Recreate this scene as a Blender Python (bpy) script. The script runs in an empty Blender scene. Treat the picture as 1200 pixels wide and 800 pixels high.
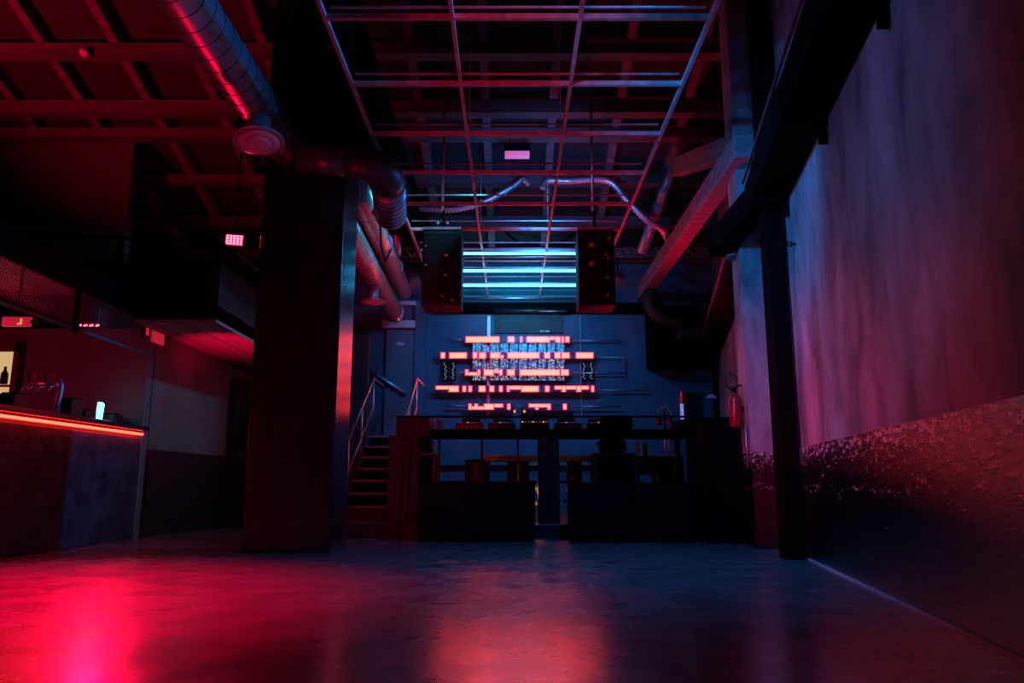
import bpy, bmesh, math, random
from mathutils import Vector, Matrix
random.seed(7)
C = bpy.context.scene
COL = C.collection

# ------------------------------------------------------------------ camera, world, lights, exposure
CAMZ = 0.60
PITCH = math.radians(10.53)
FPX = 893.0
cam_d = bpy.data.cameras.new('camera'); cam = bpy.data.objects.new('camera', cam_d); COL.objects.link(cam)
cam.location = (0, 0, CAMZ); cam.rotation_euler = (math.radians(90) + PITCH, 0, 0)
cam_d.sensor_width = 36.0; cam_d.lens = 36.0 * FPX / 1200.0; cam_d.clip_start = 0.05; cam_d.clip_end = 100
C.camera = cam
C.view_settings.view_transform = 'Standard'; C.view_settings.look = 'None'
C.view_settings.exposure = 0.0; C.view_settings.gamma = 1.0
try: C.view_settings.use_curve_mapping = False
except Exception: pass
w = bpy.data.worlds.new('night'); C.world = w; w.use_nodes = True
w.node_tree.nodes['Background'].inputs[0].default_value = (0.02, 0.03, 0.12, 1)
w.node_tree.nodes['Background'].inputs[1].default_value = 0.004

RED = (1.0, 0.0, 0.05); BLUE = (0.0, 0.24, 1.0); WBLUE = (0.0, 0.26, 1.0); CYAN = (0.02, 0.55, 0.9)
def spot(name, loc, target, power, color, size, blend=0.6, radius=0.06):
    d = bpy.data.lights.new(name, 'SPOT'); d.energy = power; d.color = color
    d.spot_size = math.radians(size); d.spot_blend = blend; d.shadow_soft_size = radius
    o = bpy.data.objects.new(name, d); COL.objects.link(o); o.location = loc
    o.rotation_euler = (Vector(target) - Vector(loc)).to_track_quat('-Z', 'Y').to_euler()
    return o
def point(name, loc, power, color, radius=0.05):
    d = bpy.data.lights.new(name, 'POINT'); d.energy = power; d.color = color; d.shadow_soft_size = radius
    o = bpy.data.objects.new(name, d); COL.objects.link(o); o.location = loc; return o

spot('blue_club_spot', (-0.9, 3.7, 3.2), (2.4, 6.7, 2.85), 700, WBLUE, 50, 1.0, 0.05)
spot('blue_wall_spot', (-2.0, 1.8, 2.7), (2.0, 4.9, 2.5), 260, WBLUE, 62, 1.0, 0.1)  # unseen blue fill, added for the upper right wall
spot('blue_floor_spot', (1.1, 5.4, 3.7), (0.7, 6.3, 0.0), 300, BLUE, 100, 1.0, 0.15)
spot('blue_pillar_spot', (1.75, 8.1, 3.62), (-1.6, 7.2, 2.3), 520, BLUE, 46, 0.9, 0.08)  # added blue fill for the pillar's side; no lamp hangs there
spot('red_low_spot', (-3.5, 2.2, 1.35), (2.40, 6.7, 1.20), 1500, RED, 22, 1.0, 0.08)  # first of three unseen red fills, added to redden the lower right wall
spot('red_low_spot', (-3.5, 1.8, 1.35), (2.15, 5.0, 1.05), 650, RED, 22, 1.0, 0.08)
spot('red_low_spot', (-3.5, 1.4, 1.35), (1.90, 3.6, 0.95), 260, RED, 22, 1.0, 0.08)
spot('red_bar_lamp_light', (-4.0, 7.6, 2.02), (-2.6, 4.2, 0.0), 330, RED, 70, 1.0, 0.09)
spot('blue_duct_spot', (1.5, 4.8, 4.1), (-2.1, 4.9, 3.83), 260, BLUE, 46, 1.0, 0.1)  # unseen blue fill put in for the big duct's right side
spot('red_roof_uplight', (-6.6, 5.2, 3.0), (-5.2, 7.9, 6.2), 950, RED, 78, 0.9, 0.1)
spot('red_floor_fill', (-3.1, 3.9, 3.7), (-2.8, 4.1, 0.0), 3600, RED, 68, 1.0, 0.12)  # unseen red fill added over the left floor, no fitting above it
spot('red_bar_wall_fill', (-5.2, 6.6, 1.9), (-5.4, 8.6, 1.2), 25, RED, 150, 0.9, 0.1)  # unseen red fill placed for the wall behind the bar
spot('red_soffit_fill', (-3.25, 8.5, 0.9), (-3.45, 9.5, 2.36), 190, RED, 58, 0.9, 0.05)  # added red fill, floating in the passage to light the soffit
spot('red_grid_spot', (0.0, 0.2, 2.9), (0.1, 9.0, 3.85), 430, RED, 26, 1.0, 0.1)  # unseen red fill, placed to graze the grid bars and miss the roof
spot('red_booth_spot', (-1.0, 6.6, 0.3), (1.6, 10.0, 3.9), 160, RED, 50, 1.0, 0.1)  # unseen low red fill, added to redden the timber over the booth
spot('red_duct_spot', (-0.9, 7.8, 1.6), (-1.95, 9.9, 3.6), 160, RED, 70, 1.0, 0.1)  # added red fill for the ducts beyond the pillar
point('under_booth_fill', (0.2, 9.3, 0.50), 3.0, (1.0, .45, .18), 0.03)  # unseen warm light, added behind the sub to brighten the bench
spot('red_timber_spot', (1.55, 9.9, 1.5), (2.28, 9.3, 3.8), 220, RED, 100, 1.0, 0.1)  # extra unseen red fill for the long timber's underside
spot('blue_ceiling_spot', (0.4, 8.7, 4.05), (0.3, 11.2, 5.0), 170, BLUE, 110, 1.0, 0.12)  # unseen fill, added to bring blue to the upper back of the room
spot('cyan_duct_rim_spot', (-0.25, 8.5, 4.1), (-1.75, 9.0, 3.5), 150, CYAN, 80, 1.0, 0.08)  # added rim light along the ducts, without a lamp of its own
spot('red_stage_fill', (-0.6, 4.4, 1.5), (-1.0, 8.8, 0.7), 130, RED, 30, 1.0, 0.05)  # unseen red fill added for the left part of the booth
spot('cyan_back_spot', (0.35, 10.4, 3.5), (0.2, 13.0, 2.0), 190, WBLUE, 130, 1.0, 0.2)
spot('blue_glow_spot', (0.1, 11.3, 3.4), (0.1, 13.2, 4.3), 130, CYAN, 90, 1.0, 0.2)  # unseen fill standing in for the hazy glow round the light tubes
spot('blue_stairs_spot', (-1.4, 9.6, 4.2), (-1.7, 12.5, 2.0), 80, WBLUE, 80, 1.0, 0.1)

# ------------------------------------------------------------------ pixel -> world helpers (1200x800 frame)
S, K = math.sin(PITCH), math.cos(PITCH)
def ray(u, v):
    a = (u - 600.0) / FPX; b = (400.0 - v) / FPX
    return Vector((a, K - b * S, S + b * K))
def at(u, v, Y):
    d = ray(u, v); return Vector((0, 0, CAMZ)) + d * (Y / d.y)
def wallX(Y): return 1.272 + 0.1744 * Y          # the right wall runs askew

# ------------------------------------------------------------------ materials
MATS = {}
def mat(name, color, rough=0.6, metal=0.0, var=0.0, scale=6.0, stretch=(1, 1, 1), bump=0.0, bscale=40.0,
        rough_var=0.0, spec=0.5, color2=None, trans=0.0, detail=6.0, wave=None):
    if name in MATS: return MATS[name]
    m = bpy.data.materials.new(name); m.use_nodes = True; nt = m.node_tree; N = nt.nodes; L = nt.links
    b = N['Principled BSDF']; b.inputs['Roughness'].default_value = rough; b.inputs['Metallic'].default_value = metal
    b.inputs['Base Color'].default_value = (*color, 1)
    if 'Specular IOR Level' in b.inputs: b.inputs['Specular IOR Level'].default_value = spec
    if trans: b.inputs['Transmission Weight'].default_value = trans
    tc = N.new('ShaderNodeTexCoord'); mp = N.new('ShaderNodeMapping'); mp.inputs['Scale'].default_value = stretch
    L.new(tc.outputs['Object'], mp.inputs['Vector'])
    if var or color2:
        n = N.new('ShaderNodeTexNoise'); n.inputs['Scale'].default_value = scale; n.inputs['Detail'].default_value = detail
        n.inputs['Roughness'].default_value = 0.62
        L.new(mp.outputs[0], n.inputs['Vector'])
        r = N.new('ShaderNodeValToRGB'); r.color_ramp.elements[0].position = 0.34; r.color_ramp.elements[1].position = 0.68
        c2 = color2 or tuple(min(1, c * (1 + var)) for c in color)
        c1 = color if color2 else tuple(max(0, c * (1 - var)) for c in color)
        r.color_ramp.elements[0].color = (*c1, 1); r.color_ramp.elements[1].color = (*c2, 1)
        L.new(n.outputs['Fac'], r.inputs[0]); L.new(r.outputs[0], b.inputs['Base Color'])
        if rough_var:
            mr = N.new('ShaderNodeMapRange'); mr.inputs[3].default_value = max(0.03, rough - rough_var); mr.inputs[4].default_value = min(1, rough + rough_var)
            mr.inputs[1].default_value = 0.3; mr.inputs[2].default_value = 0.7
            L.new(n.outputs['Fac'], mr.inputs[0]); L.new(mr.outputs[0], b.inputs['Roughness'])
    if bump:
        n2 = N.new('ShaderNodeTexNoise'); n2.inputs['Scale'].default_value = bscale; n2.inputs['Detail'].default_value = 5
        L.new(mp.outputs[0], n2.inputs['Vector'])
        bp = N.new('ShaderNodeBump'); bp.inputs['Strength'].default_value = bump; bp.inputs['Distance'].default_value = 0.02
        L.new(n2.outputs['Fac'], bp.inputs['Height']); L.new(bp.outputs[0], b.inputs['Normal'])
    MATS[name] = m; return m
def emat(name, color, strength, base=(0.02, 0.02, 0.02)):
    if name in MATS: return MATS[name]
    m = bpy.data.materials.new(name); m.use_nodes = True; b = m.node_tree.nodes['Principled BSDF']
    b.inputs['Base Color'].default_value = (*base, 1); b.inputs['Emission Color'].default_value = (*color, 1)
    b.inputs['Emission Strength'].default_value = strength; b.inputs['Roughness'].default_value = 0.4
    # sparse dither so the lit face is never perfectly uniform
    MATS[name] = m; return m

def floor_mat():
    m = bpy.data.materials.new('polished_concrete'); m.use_nodes = True; nt = m.node_tree; N = nt.nodes; L = nt.links
    b = N['Principled BSDF']; tc = N.new('ShaderNodeTexCoord')
    n = N.new('ShaderNodeTexNoise'); n.inputs['Scale'].default_value = 1.9; n.inputs['Detail'].default_value = 12; n.inputs['Roughness'].default_value = 0.74
    n.inputs['Distortion'].default_value = 0.4
    L.new(tc.outputs['Object'], n.inputs['Vector'])
    r = N.new('ShaderNodeValToRGB'); e = r.color_ramp.elements
    e[0].position = 0.28; e[0].color = (0.10, 0.10, 0.103, 1); e[1].position = 0.76; e[1].color = (0.185, 0.185, 0.18, 1)
    x = e.new(0.5); x.color = (0.14, 0.14, 0.14, 1)
    L.new(n.outputs['Fac'], r.inputs[0]); L.new(r.outputs[0], b.inputs['Base Color'])
    mr = N.new('ShaderNodeMapRange'); mr.inputs[1].default_value = 0.35; mr.inputs[2].default_value = 0.65
    mr.inputs[3].default_value = 0.22; mr.inputs[4].default_value = 0.33
    n3 = N.new('ShaderNodeTexNoise'); n3.inputs['Scale'].default_value = 3.5; n3.inputs['Detail'].default_value = 8
    L.new(tc.outputs['Object'], n3.inputs['Vector']); L.new(n3.outputs['Fac'], mr.inputs[0]); L.new(mr.outputs[0], b.inputs['Roughness'])
    n2 = N.new('ShaderNodeTexNoise'); n2.inputs['Scale'].default_value = 22; n2.inputs['Detail'].default_value = 8
    L.new(tc.outputs['Object'], n2.inputs['Vector'])
    bp = N.new('ShaderNodeBump'); bp.inputs['Strength'].default_value = 0.09; bp.inputs['Distance'].default_value = 0.008
    L.new(n2.outputs['Fac'], bp.inputs['Height']); L.new(bp.outputs[0], b.inputs['Normal'])
    b.inputs['Specular IOR Level'].default_value = 0.8
    b.inputs['Coat Weight'].default_value = 0.6; b.inputs['Coat Roughness'].default_value = 0.2
    return m

def right_wall_mat():
    """streaky plaster above 0.89 m, chipped dark gloss paint below"""
    m = bpy.data.materials.new('streaky_plaster_over_dark_dado'); m.use_nodes = True; nt = m.node_tree; N = nt.nodes; L = nt.links
    b = N['Principled BSDF']; g = N.new('ShaderNodeNewGeometry'); sep = N.new('ShaderNodeSeparateXYZ'); L.new(g.outputs['Position'], sep.inputs[0])
    mp = N.new('ShaderNodeMapping'); mp.inputs['Scale'].default_value = (2.4, 2.4, 1.0); L.new(g.outputs['Position'], mp.inputs['Vector'])
    n = N.new('ShaderNodeTexNoise'); n.inputs['Scale'].default_value = 1.1; n.inputs['Detail'].default_value = 9; n.inputs['Roughness'].default_value = 0.6
    n.inputs['Distortion'].default_value = 0.5
    L.new(mp.outputs[0], n.inputs['Vector'])
    r = N.new('ShaderNodeValToRGB'); e = r.color_ramp.elements
    e[0].position = 0.34; e[0].color = (0.07, 0.07, 0.08, 1); e[1].position = 0.70; e[1].color = (0.38, 0.38, 0.38, 1)
    L.new(n.outputs['Fac'], r.inputs[0])
    # chips
    nc = N.new('ShaderNodeTexNoise'); nc.inputs['Scale'].default_value = 26; nc.inputs['Detail'].default_value = 6; nc.inputs['Roughness'].default_value = 0.75
    mc = N.new('ShaderNodeMapping'); mc.inputs['Scale'].default_value = (1.0, 0.4, 1.3); L.new(g.outputs['Position'], mc.inputs['Vector']); L.new(mc.outputs[0], nc.inputs['Vector'])
    # chips are denser towards the dado's top edge, and along a ragged scuffed line
    mz = N.new('ShaderNodeMapRange'); mz.inputs[1].default_value = 0.62; mz.inputs[2].default_value = 0.86; mz.inputs[3].default_value = -0.02; mz.inputs[4].default_value = 0.14
    L.new(sep.outputs['Z'], mz.inputs[0])
    ns = N.new('ShaderNodeTexNoise'); ns.inputs['Scale'].default_value = 1.7; ns.inputs['Detail'].default_value = 7; ns.inputs['Roughness'].default_value = 0.65
    L.new(g.outputs['Position'], ns.inputs['Vector'])
    sc = N.new('ShaderNodeMath'); sc.operation = 'MULTIPLY_ADD'; sc.inputs[1].default_value = 0.55; sc.inputs[2].default_value = 0.30
    L.new(ns.outputs['Fac'], sc.inputs[0])
    df = N.new('ShaderNodeMath'); df.operation = 'SUBTRACT'; L.new(sep.outputs['Z'], df.inputs[0]); L.new(sc.outputs[0], df.inputs[1])
    ab = N.new('ShaderNodeMath'); ab.operation = 'ABSOLUTE'; L.new(df.outputs[0], ab.inputs[0])
    sl = N.new('ShaderNodeMapRange'); sl.inputs[1].default_value = 0.0; sl.inputs[2].default_value = 0.05; sl.inputs[3].default_value = 0.11; sl.inputs[4].default_value = 0.0
    L.new(ab.outputs[0], sl.inputs[0])
    a1 = N.new('ShaderNodeMath'); a1.operation = 'ADD'; L.new(nc.outputs['Fac'], a1.inputs[0]); L.new(mz.outputs[0], a1.inputs[1])
    a2 = N.new('ShaderNodeMath'); a2.operation = 'ADD'; L.new(a1.outputs[0], a2.inputs[0]); L.new(sl.outputs[0], a2.inputs[1])
    rc = N.new('ShaderNodeValToRGB'); ec = rc.color_ramp.elements
    ec[0].position = 0.62; ec[0].color = (0.004, 0.004, 0.005, 1); ec[1].position = 0.70; ec[1].color = (0.5, 0.47, 0.45, 1)
    L.new(a2.outputs[0], rc.inputs[0])
    st = N.new('ShaderNodeMath'); st.operation = 'GREATER_THAN'; st.inputs[1].default_value = 0.89; L.new(sep.outputs['Z'], st.inputs[0])
    mx = N.new('ShaderNodeMix'); mx.data_type = 'RGBA'; L.new(st.outputs[0], mx.inputs[0]); L.new(rc.outputs[0], mx.inputs[6]); L.new(r.outputs[0], mx.inputs[7])
    L.new(mx.outputs[2], b.inputs['Base Color']); b.inputs['Specular IOR Level'].default_value = 1.0
    mr = N.new('ShaderNodeMapRange'); mr.inputs[3].default_value = 0.14; mr.inputs[4].default_value = 0.6; L.new(st.outputs[0], mr.inputs[0]); L.new(mr.outputs[0], b.inputs['Roughness'])
    bp = N.new('ShaderNodeBump'); bp.inputs['Distance'].default_value = 0.02
    bs = N.new('ShaderNodeMapRange'); bs.inputs[3].default_value = 0.28; bs.inputs[4].default_value = 0.22; L.new(st.outputs[0], bs.inputs[0]); L.new(bs.outputs[0], bp.inputs['Strength'])
    L.new(nc.outputs['Fac'], bp.inputs['Height']); L.new(bp.outputs[0], b.inputs['Normal'])
    return m

M_floor = floor_mat(); M_rwall = right_wall_mat()
M_black = mat('black_paint', (0.008, 0.008, 0.009), 0.45, var=0.3)
M_matte = mat('matte_black', (0.004, 0.004, 0.0045), 0.85, var=0.2, spec=0.02)
M_pillar = mat('black_gloss_wall_paint', (0.02, 0.02, 0.022), 0.24, var=0.35, spec=.35, scale=3, stretch=(3, 3, .8), bump=.05, bscale=14)
M_beam = mat('blackened_steel', (0.0025, 0.0025, 0.003), 0.9, spec=.04, metal=0.0, var=0.4)
M_roof = mat('dark_roof_boards', (0.018, 0.018, 0.018), 0.85, var=0.4, scale=3, stretch=(.3, 5, 1))
M_raft = mat('dark_old_rafter', (0.10, 0.095, 0.095), 0.75, var=0.45, scale=3, stretch=(.4, 4, 4))
M_timber = mat('painted_old_timber', (0.22, 0.21, 0.21), 0.7, var=0.45, scale=3, stretch=(.4, 4, 4), bump=.4)
M_backwall = mat('blue_grey_back_wall_paint', (0.06, 0.12, 0.17), 0.6, var=0.18, scale=2, bump=.1)
M_backdark = mat('dark_back_wall_paint', (0.05, 0.052, 0.055), 0.7, var=0.2)
M_leftwall = mat('matt_left_wall_paint', (0.17, 0.165, 0.17), 0.75, var=0.2, scale=1.5, bump=.1)
M_dado = mat('dark_dado_paint', (0.02, 0.02, 0.022), 0.4, var=0.3, bump=.3, bscale=20)
M_ductdark = mat('dark_duct', (0.05, 0.05, 0.055), 0.4, metal=0.2)  # darker than the straight runs, used for the bends
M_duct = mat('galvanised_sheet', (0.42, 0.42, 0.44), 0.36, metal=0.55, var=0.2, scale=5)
M_flex = mat('flexible_foil_duct', (0.55, 0.55, 0.57), 0.35, metal=0.8, var=0.2)
M_grid = mat('galvanised_grid_bar', (0.42, 0.39, 0.39), 0.5, metal=0.2, var=0.3, scale=12)
M_steel = mat('brushed_steel', (0.5, 0.5, 0.52), 0.35, metal=0.9, var=0.2)
M_chrome = mat('chrome', (0.85, 0.85, 0.86), 0.12, metal=1.0)
M_wood = mat('warm_bare_wood', (0.42, 0.22, 0.10), 0.6, var=0.35, scale=4, stretch=(.5, 6, 6))
M_darkwood = mat('dark_stained_wood', (0.04, 0.012, 0.012), 0.55, spec=.25, var=0.4, scale=4, stretch=(6, 6, .7))
M_plate = mat('pale_plastic', (0.55, 0.55, 0.55), 0.5, var=0.05)
M_red = mat('red_enamel', (0.20, 0.01, 0.012), 0.3, var=0.1)
M_rubber = mat('black_rubber', (0.01, 0.01, 0.01), 0.6, var=0.1)
M_cab = mat('speaker_cabinet_paint', (0.008, 0.008, 0.009), 0.6, var=0.2, spec=.2, bump=.3, bscale=120)
M_grille = mat('perforated_grille', (0.004, 0.004, 0.005), 0.7, spec=.1, metal=0.0, var=0.4, scale=60)
M_soffit = mat('soffit_boards', (0.30, 0.29, 0.28), 0.6, var=0.3, scale=3, stretch=(5, .5, 1))
M_glass_green = mat('green_glass', (0.03, 0.55, 0.05), 0.1, trans=0.6)
M_glass = mat('clear_bottle_plastic', (0.6, 0.7, 0.72), 0.12, trans=0.7)
E_pix = emat('lit_led_pixels', (1.0, 0.044, 0.025), 14.0)
E_halo = emat('red_led_halo', (1.0, 0.0, 0.04), 6.0)  # emissive rim imitating the red bloom round each lit segment
E_tube = emat('cyan_tube_light', (0.035, 0.42, 0.85), 12.0)
E_strip = emat('warm_red_strip_light', (1.0, 0.018, 0.010), 22.0)
E_par = emat('red_par_leds', (1.0, 0.07, 0.12), 8.0)
E_parglow = emat('red_lamp_lens', (1.0, 0.0, 0.04), 0.9)
E_cyanpix = emat('cyan_led_chips', (0.03, 0.45, 0.85), 1.0)
E_palepix = emat('pale_led_chips', (0.75, 0.62, 0.55), 0.75)
E_bluepix = emat('dim_blue_led_chips', (0.05, 0.12, 0.32), 0.8)
E_warm = emat('kitchen_light_panel', (1.0, 0.66, 0.30), 0.62)
E_screen = emat('cyan_menu_panel', (0.25, 0.85, 1.0), 2.2)
E_lav = emat('violet_display', (0.22, 0.28, 0.95), 0.75)
E_sign = emat('red_lit_sign_face', (1.0, 0.02, 0.07), 0.42, (0.4, 0.4, 0.4))
E_ember = emat('amber_indicator', (1.0, 0.30, 0.06), 1.2)
E_small = emat('pale_blue_indicator', (0.2, 0.6, 0.8), 0.6)

# ------------------------------------------------------------------ mesh builder
class MB:
    def __init__(s): s.bm = bmesh.new()
    def box(s, x0, x1, y0, y1, z0, z1):
        c = Vector(((x0+x1)/2, (y0+y1)/2, (z0+z1)/2))
        r = bmesh.ops.create_cube(s.bm, size=1)
        for v in r['verts']: v.co = Vector((v.co.x*(x1-x0), v.co.y*(y1-y0), v.co.z*(z1-z0))) + c
        return s
    def obox(s, c, size, rot):                      # oriented box; rot = Matrix 3x3 or euler tuple
        if not isinstance(rot, Matrix):
            from mathutils import Euler
            rot = Euler(rot).to_matrix()
        r = bmesh.ops.create_cube(s.bm, size=1)
        for v in r['verts']: v.co = rot @ Vector((v.co.x*size[0], v.co.y*size[1], v.co.z*size[2])) + Vector(c)
        return s
    def beam(s, p0, p1, wd, h, roll=0):
        p0 = Vector(p0); p1 = Vector(p1); d = (p1-p0).normalized()
        up = Vector((0, 0, 1)) if abs(d.z) < 0.95 else Vector((0, 1, 0))
        sx = d.cross(up).normalized(); uz = sx.cross(d).normalized()
        m = Matrix((sx, d, uz)).transposed() @ Matrix.Rotation(roll, 3, 'Y')
        return s.obox((p0+p1)/2, (wd, (p1-p0).length, h), m)
    def prism(s, pts, z0, z1):
        a = [s.bm.verts.new((p[0], p[1], z0)) for p in pts]; b = [s.bm.verts.new((p[0], p[1], z1)) for p in pts]
        n = len(pts); s.bm.faces.new(a[::-1]); s.bm.faces.new(b)
        for i in range(n): s.bm.faces.new((a[i], a[(i+1) % n], b[(i+1) % n], b[i]))
        return s
    def tube(s, pts, r, n=16, caps=True, smooth=True):
        pts = [Vector(p) for p in pts]; rings = []; prev = None
        for i, p in enumerate(pts):
            if i == 0: d = pts[1]-p
            elif i == len(pts)-1: d = p-pts[i-1]
            else: d = (pts[i+1]-p).normalized() + (p-pts[i-1]).normalized()
            d.normalize()
            if prev is None:
                up = Vector((0, 0, 1)) if abs(d.z) < 0.9 else Vector((1, 0, 0)); x = d.cross(up).normalized()
            else: x = (prev - d*prev.dot(d)).normalized()
            prev = x; y = d.cross(x)
            rr = r[i] if isinstance(r, (list, tuple)) else r
            rings.append([s.bm.verts.new(p + (x*math.cos(2*math.pi*k/n) + y*math.sin(2*math.pi*k/n))*rr) for k in range(n)])
        for a, b in zip(rings, rings[1:]):
            for k in range(n):
                f = s.bm.faces.new((a[k], a[(k+1) % n], b[(k+1) % n], b[k])); f.smooth = smooth
        if caps: s.bm.faces.new(rings[0][::-1]); s.bm.faces.new(rings[-1])
        return s
    def lathe(s, prof, o, axis=(0, 0, 1), n=24, smooth=True):
        o = Vector(o); ax = Vector(axis).normalized(); t = Vector((1, 0, 0)) if abs(ax.x) < 0.9 else Vector((0, 1, 0))
        x = ax.cross(t).normalized(); y = ax.cross(x); rings = []
        for r, h in prof:
            r = max(r, 1e-4)
            rings.append([s.bm.verts.new(o + ax*h + (x*math.cos(2*math.pi*k/n) + y*math.sin(2*math.pi*k/n))*r) for k in range(n)])
        for a, b in zip(rings, rings[1:]):
            for k in range(n):
                f = s.bm.faces.new((a[k], a[(k+1) % n], b[(k+1) % n], b[k])); f.smooth = smooth
        s.bm.faces.new(rings[0][::-1]); s.bm.faces.new(rings[-1])
        return s
    def build(s, name, material, parent=None, label=None, bevel=0.0, origin=None):
        bm = s.bm; bmesh.ops.recalc_face_normals(bm, faces=bm.faces)
        if origin is None:
            if parent is not None: origin = wloc(parent)
            else:
                xs = [v.co for v in bm.verts]
                origin = Vector(((min(c.x for c in xs)+max(c.x for c in xs))/2, (min(c.y for c in xs)+max(c.y for c in xs))/2, min(c.z for c in xs)))
        origin = Vector(origin)
        for v in bm.verts: v.co -= origin
        me = bpy.data.meshes.new(name); bm.to_mesh(me); bm.free(); me.materials.append(material)
        o = bpy.data.objects.new(name, me); COL.objects.link(o)
        if parent is not None: o.parent = parent; o.location = origin - wloc(parent)
        else: o.location = origin
        if label: o['label'] = label
        if bevel:
            b = o.modifiers.new('bevel', 'BEVEL'); b.width = bevel; b.segments = 2; b.limit_method = 'ANGLE'; b.harden_normals = False
        return o
def wloc(o):
    l = Vector(o.location)
    while o.parent is not None: o = o.parent; l += Vector(o.location)
    return l
def tag(o, label, cat, group=None, kind=None):
    o['label'] = label; o['category'] = cat
    if group: o['group'] = group
    if kind: o['kind'] = kind
    return o
def thing(name, label, cat, loc, group=None):
    o = bpy.data.objects.new(name, None); COL.objects.link(o); o.location = loc; o.empty_display_size = 0.1
    return tag(o, label, cat, group)
def struct(name, mb, m, **k):
    o = mb.build(name, m, **k); o['kind'] = 'structure'; return o
def copy_tree(o, parent=None):
    c = o.copy(); COL.objects.link(c)
    if parent is not None: c.parent = parent
    for ch in list(o.children): copy_tree(ch, c)
    return c
def lerp(a, b, t): return a + (b-a)*t
def spiral(p0, p1, r, pitch=0.13, rib=0):
    return [Vector(p0), Vector(p1)], r
def seam(p0, p1, r, parent, pitch=0.14):
    """dark rolled seam winding round a spiral duct"""
    p0 = Vector(p0); p1 = Vector(p1); d = (p1-p0).normalized(); L = (p1-p0).length
    x = d.cross(Vector((0, 0, 1))).normalized(); y = d.cross(x); n = int(L/pitch*20); pts = []
    for i in range(n+1):
        a_ = 2*math.pi*i/20; pts.append(p0+d*(L*i/n)+(x*math.cos(a_)+y*math.sin(a_))*(r+.001))
    MB().tube(pts, .0045, 5).build('seam', M_black, parent)

# ================================================================== the setting
struct('floor', MB().box(-9, 5, -3, 14, -0.1, 0), M_floor, origin=(0, 0, 0))
struct('wall_back', MB().box(-4.3, 4.2, 13.0, 13.2, 0, 3.68).box(-4.3, 4.2, 13.25, 13.4, 3.68, 6), M_backwall, origin=(0, 13, 0))
# ledge, back door frame edge, raised wall panel
struct('trim_1', MB().box(-1.35, 2.6, 12.78, 13.0, 3.50, 3.66), M_beam)
# right wall (askew), thick
y0, y1 = -3.0, 13.2
struct('wall_right', MB().prism([(wallX(y0), y0), (wallX(y1), y1), (wallX(y1)+.25, y1), (wallX(y0)+.25, y0)], 0, 7.5), M_rwall)
# pier standing out of the right wall
struct('wall_right_pier', MB().prism([(2.27, 7.3), (2.62, 7.3), (2.68, 7.75), (2.32, 7.75)], 0, 6.5), M_rwall)
# pale grout line between wall and floor
struct('baseboard_right', MB().prism([(wallX(0)-.012, 0), (wallX(6.35)-.012, 6.35), (wallX(6.35)+.005, 6.35), (wallX(0)+.005, 0)], 0, .012), M_plate)
# left
struct('wall_left', MB().box(-8.3, -8.1, -3, 13.2, 0, 7.5), M_leftwall)
struct('wall_bar_back', MB().box(-8.1, -4.16, 8.60, 8.75, 0, 2.35), M_leftwall)
struct('wall_left_passage', MB().box(-4.32, -4.15, 8.75, 12.3, 0.98, 2.36), M_leftwall)
struct('trim_2', MB().box(-4.32, -4.12, 8.76, 12.3, 0, 0.98), M_dado, label='dark dado under the plain left wall')
struct('wall_upper_left', MB().box(-8.1, -5.35, 10.1, 10.25, 2.66, 5.7), M_backdark)
struct('wall_passage_end', MB().box(-4.3, -2.35, 12.3, 12.45, 0, 3.0), M_backdark)
struct('wall_near', MB().box(-8.3, 1.2, -3.2, -3.0, 0, 7.5), M_matte)
# door leaf standing open against passage wall
d = thing('door_1', 'dark door leaf folded back against the left passage wall', 'door', (-4.05, 11.4, 0)); d['kind'] = 'structure'
MB().box(-4.12, -4.04, 11.15, 12.1, 0.01, 2.12).build('door_leaf', M_black, d, bevel=.005)
MB().tube([(-4.02, 11.3, 1.0), (-3.98, 11.3, 1.0), (-3.98, 11.42, 1.0)], .01, 8).build('door_handle', M_steel, d)

# roof: boards sloping down to the back, rafters and purlins as its parts
def roofz(Y): return 8.6 - 0.30*Y
rf = MB()
for i in range(30):
    ya, yb = 3 + i*.345, 3 + (i+1)*.345 - .012
    rf.bm.verts.ensure_lookup_table()
    rf.beam((-1.9, (ya+yb)/2, roofz((ya+yb)/2)+.02+.006*(i % 2)), (-1.9+.001, (ya+yb)/2, roofz((ya+yb)/2)+.02+.006*(i % 2)), .01, .01) if False else None
    a = [(-8.2, ya), (4.3, ya), (4.3, yb), (-8.2, yb)]
    off = .006*(i % 2)
    vs = [rf.bm.verts.new((x, y, roofz(y)+off)) for x, y in a] + [rf.bm.verts.new((x, y, roofz(y)+.05+off)) for x, y in a]
    for f in ((3, 2, 1, 0), (4, 5, 6, 7), (0, 1, 5, 4), (1, 2, 6, 5), (2, 3, 7, 6), (3, 0, 4, 7)): rf.bm.faces.new([vs[k] for k in f])
rf.box(-8.2, 4.3, -3.2, 3.0, roofz(3), roofz(3)+.1)
ceil = struct('ceiling', rf, M_roof, origin=(0, 6, 6))
k = 0
for X in [-7.55, -6.65, -5.75, -4.85, -3.95, -3.05, -2.15, -1.25, -.35, .55, 1.45, 2.35, 3.25]:
    MB().beam((X, 3.0, roofz(3.0)-.09), (X, 13.2, roofz(13.2)-.09), .11, .17).build('rafter', M_raft, ceil)
for (Y, hh) in [(7.6, .10), (8.55, .12), (9.45, .16), (9.95, .12), (10.9, .12), (11.9, .14), (12.8, .14)]:
    MB().box(-8.1, wallX(Y)+.05, Y-.09, Y+.09, roofz(Y)-.18-hh, roofz(Y)-.16).build('purlin', mat('dark_roof_purlin', (.065, .062, .062), .75, var=.4, scale=3, stretch=(.4, 4, 4)), ceil)
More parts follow.
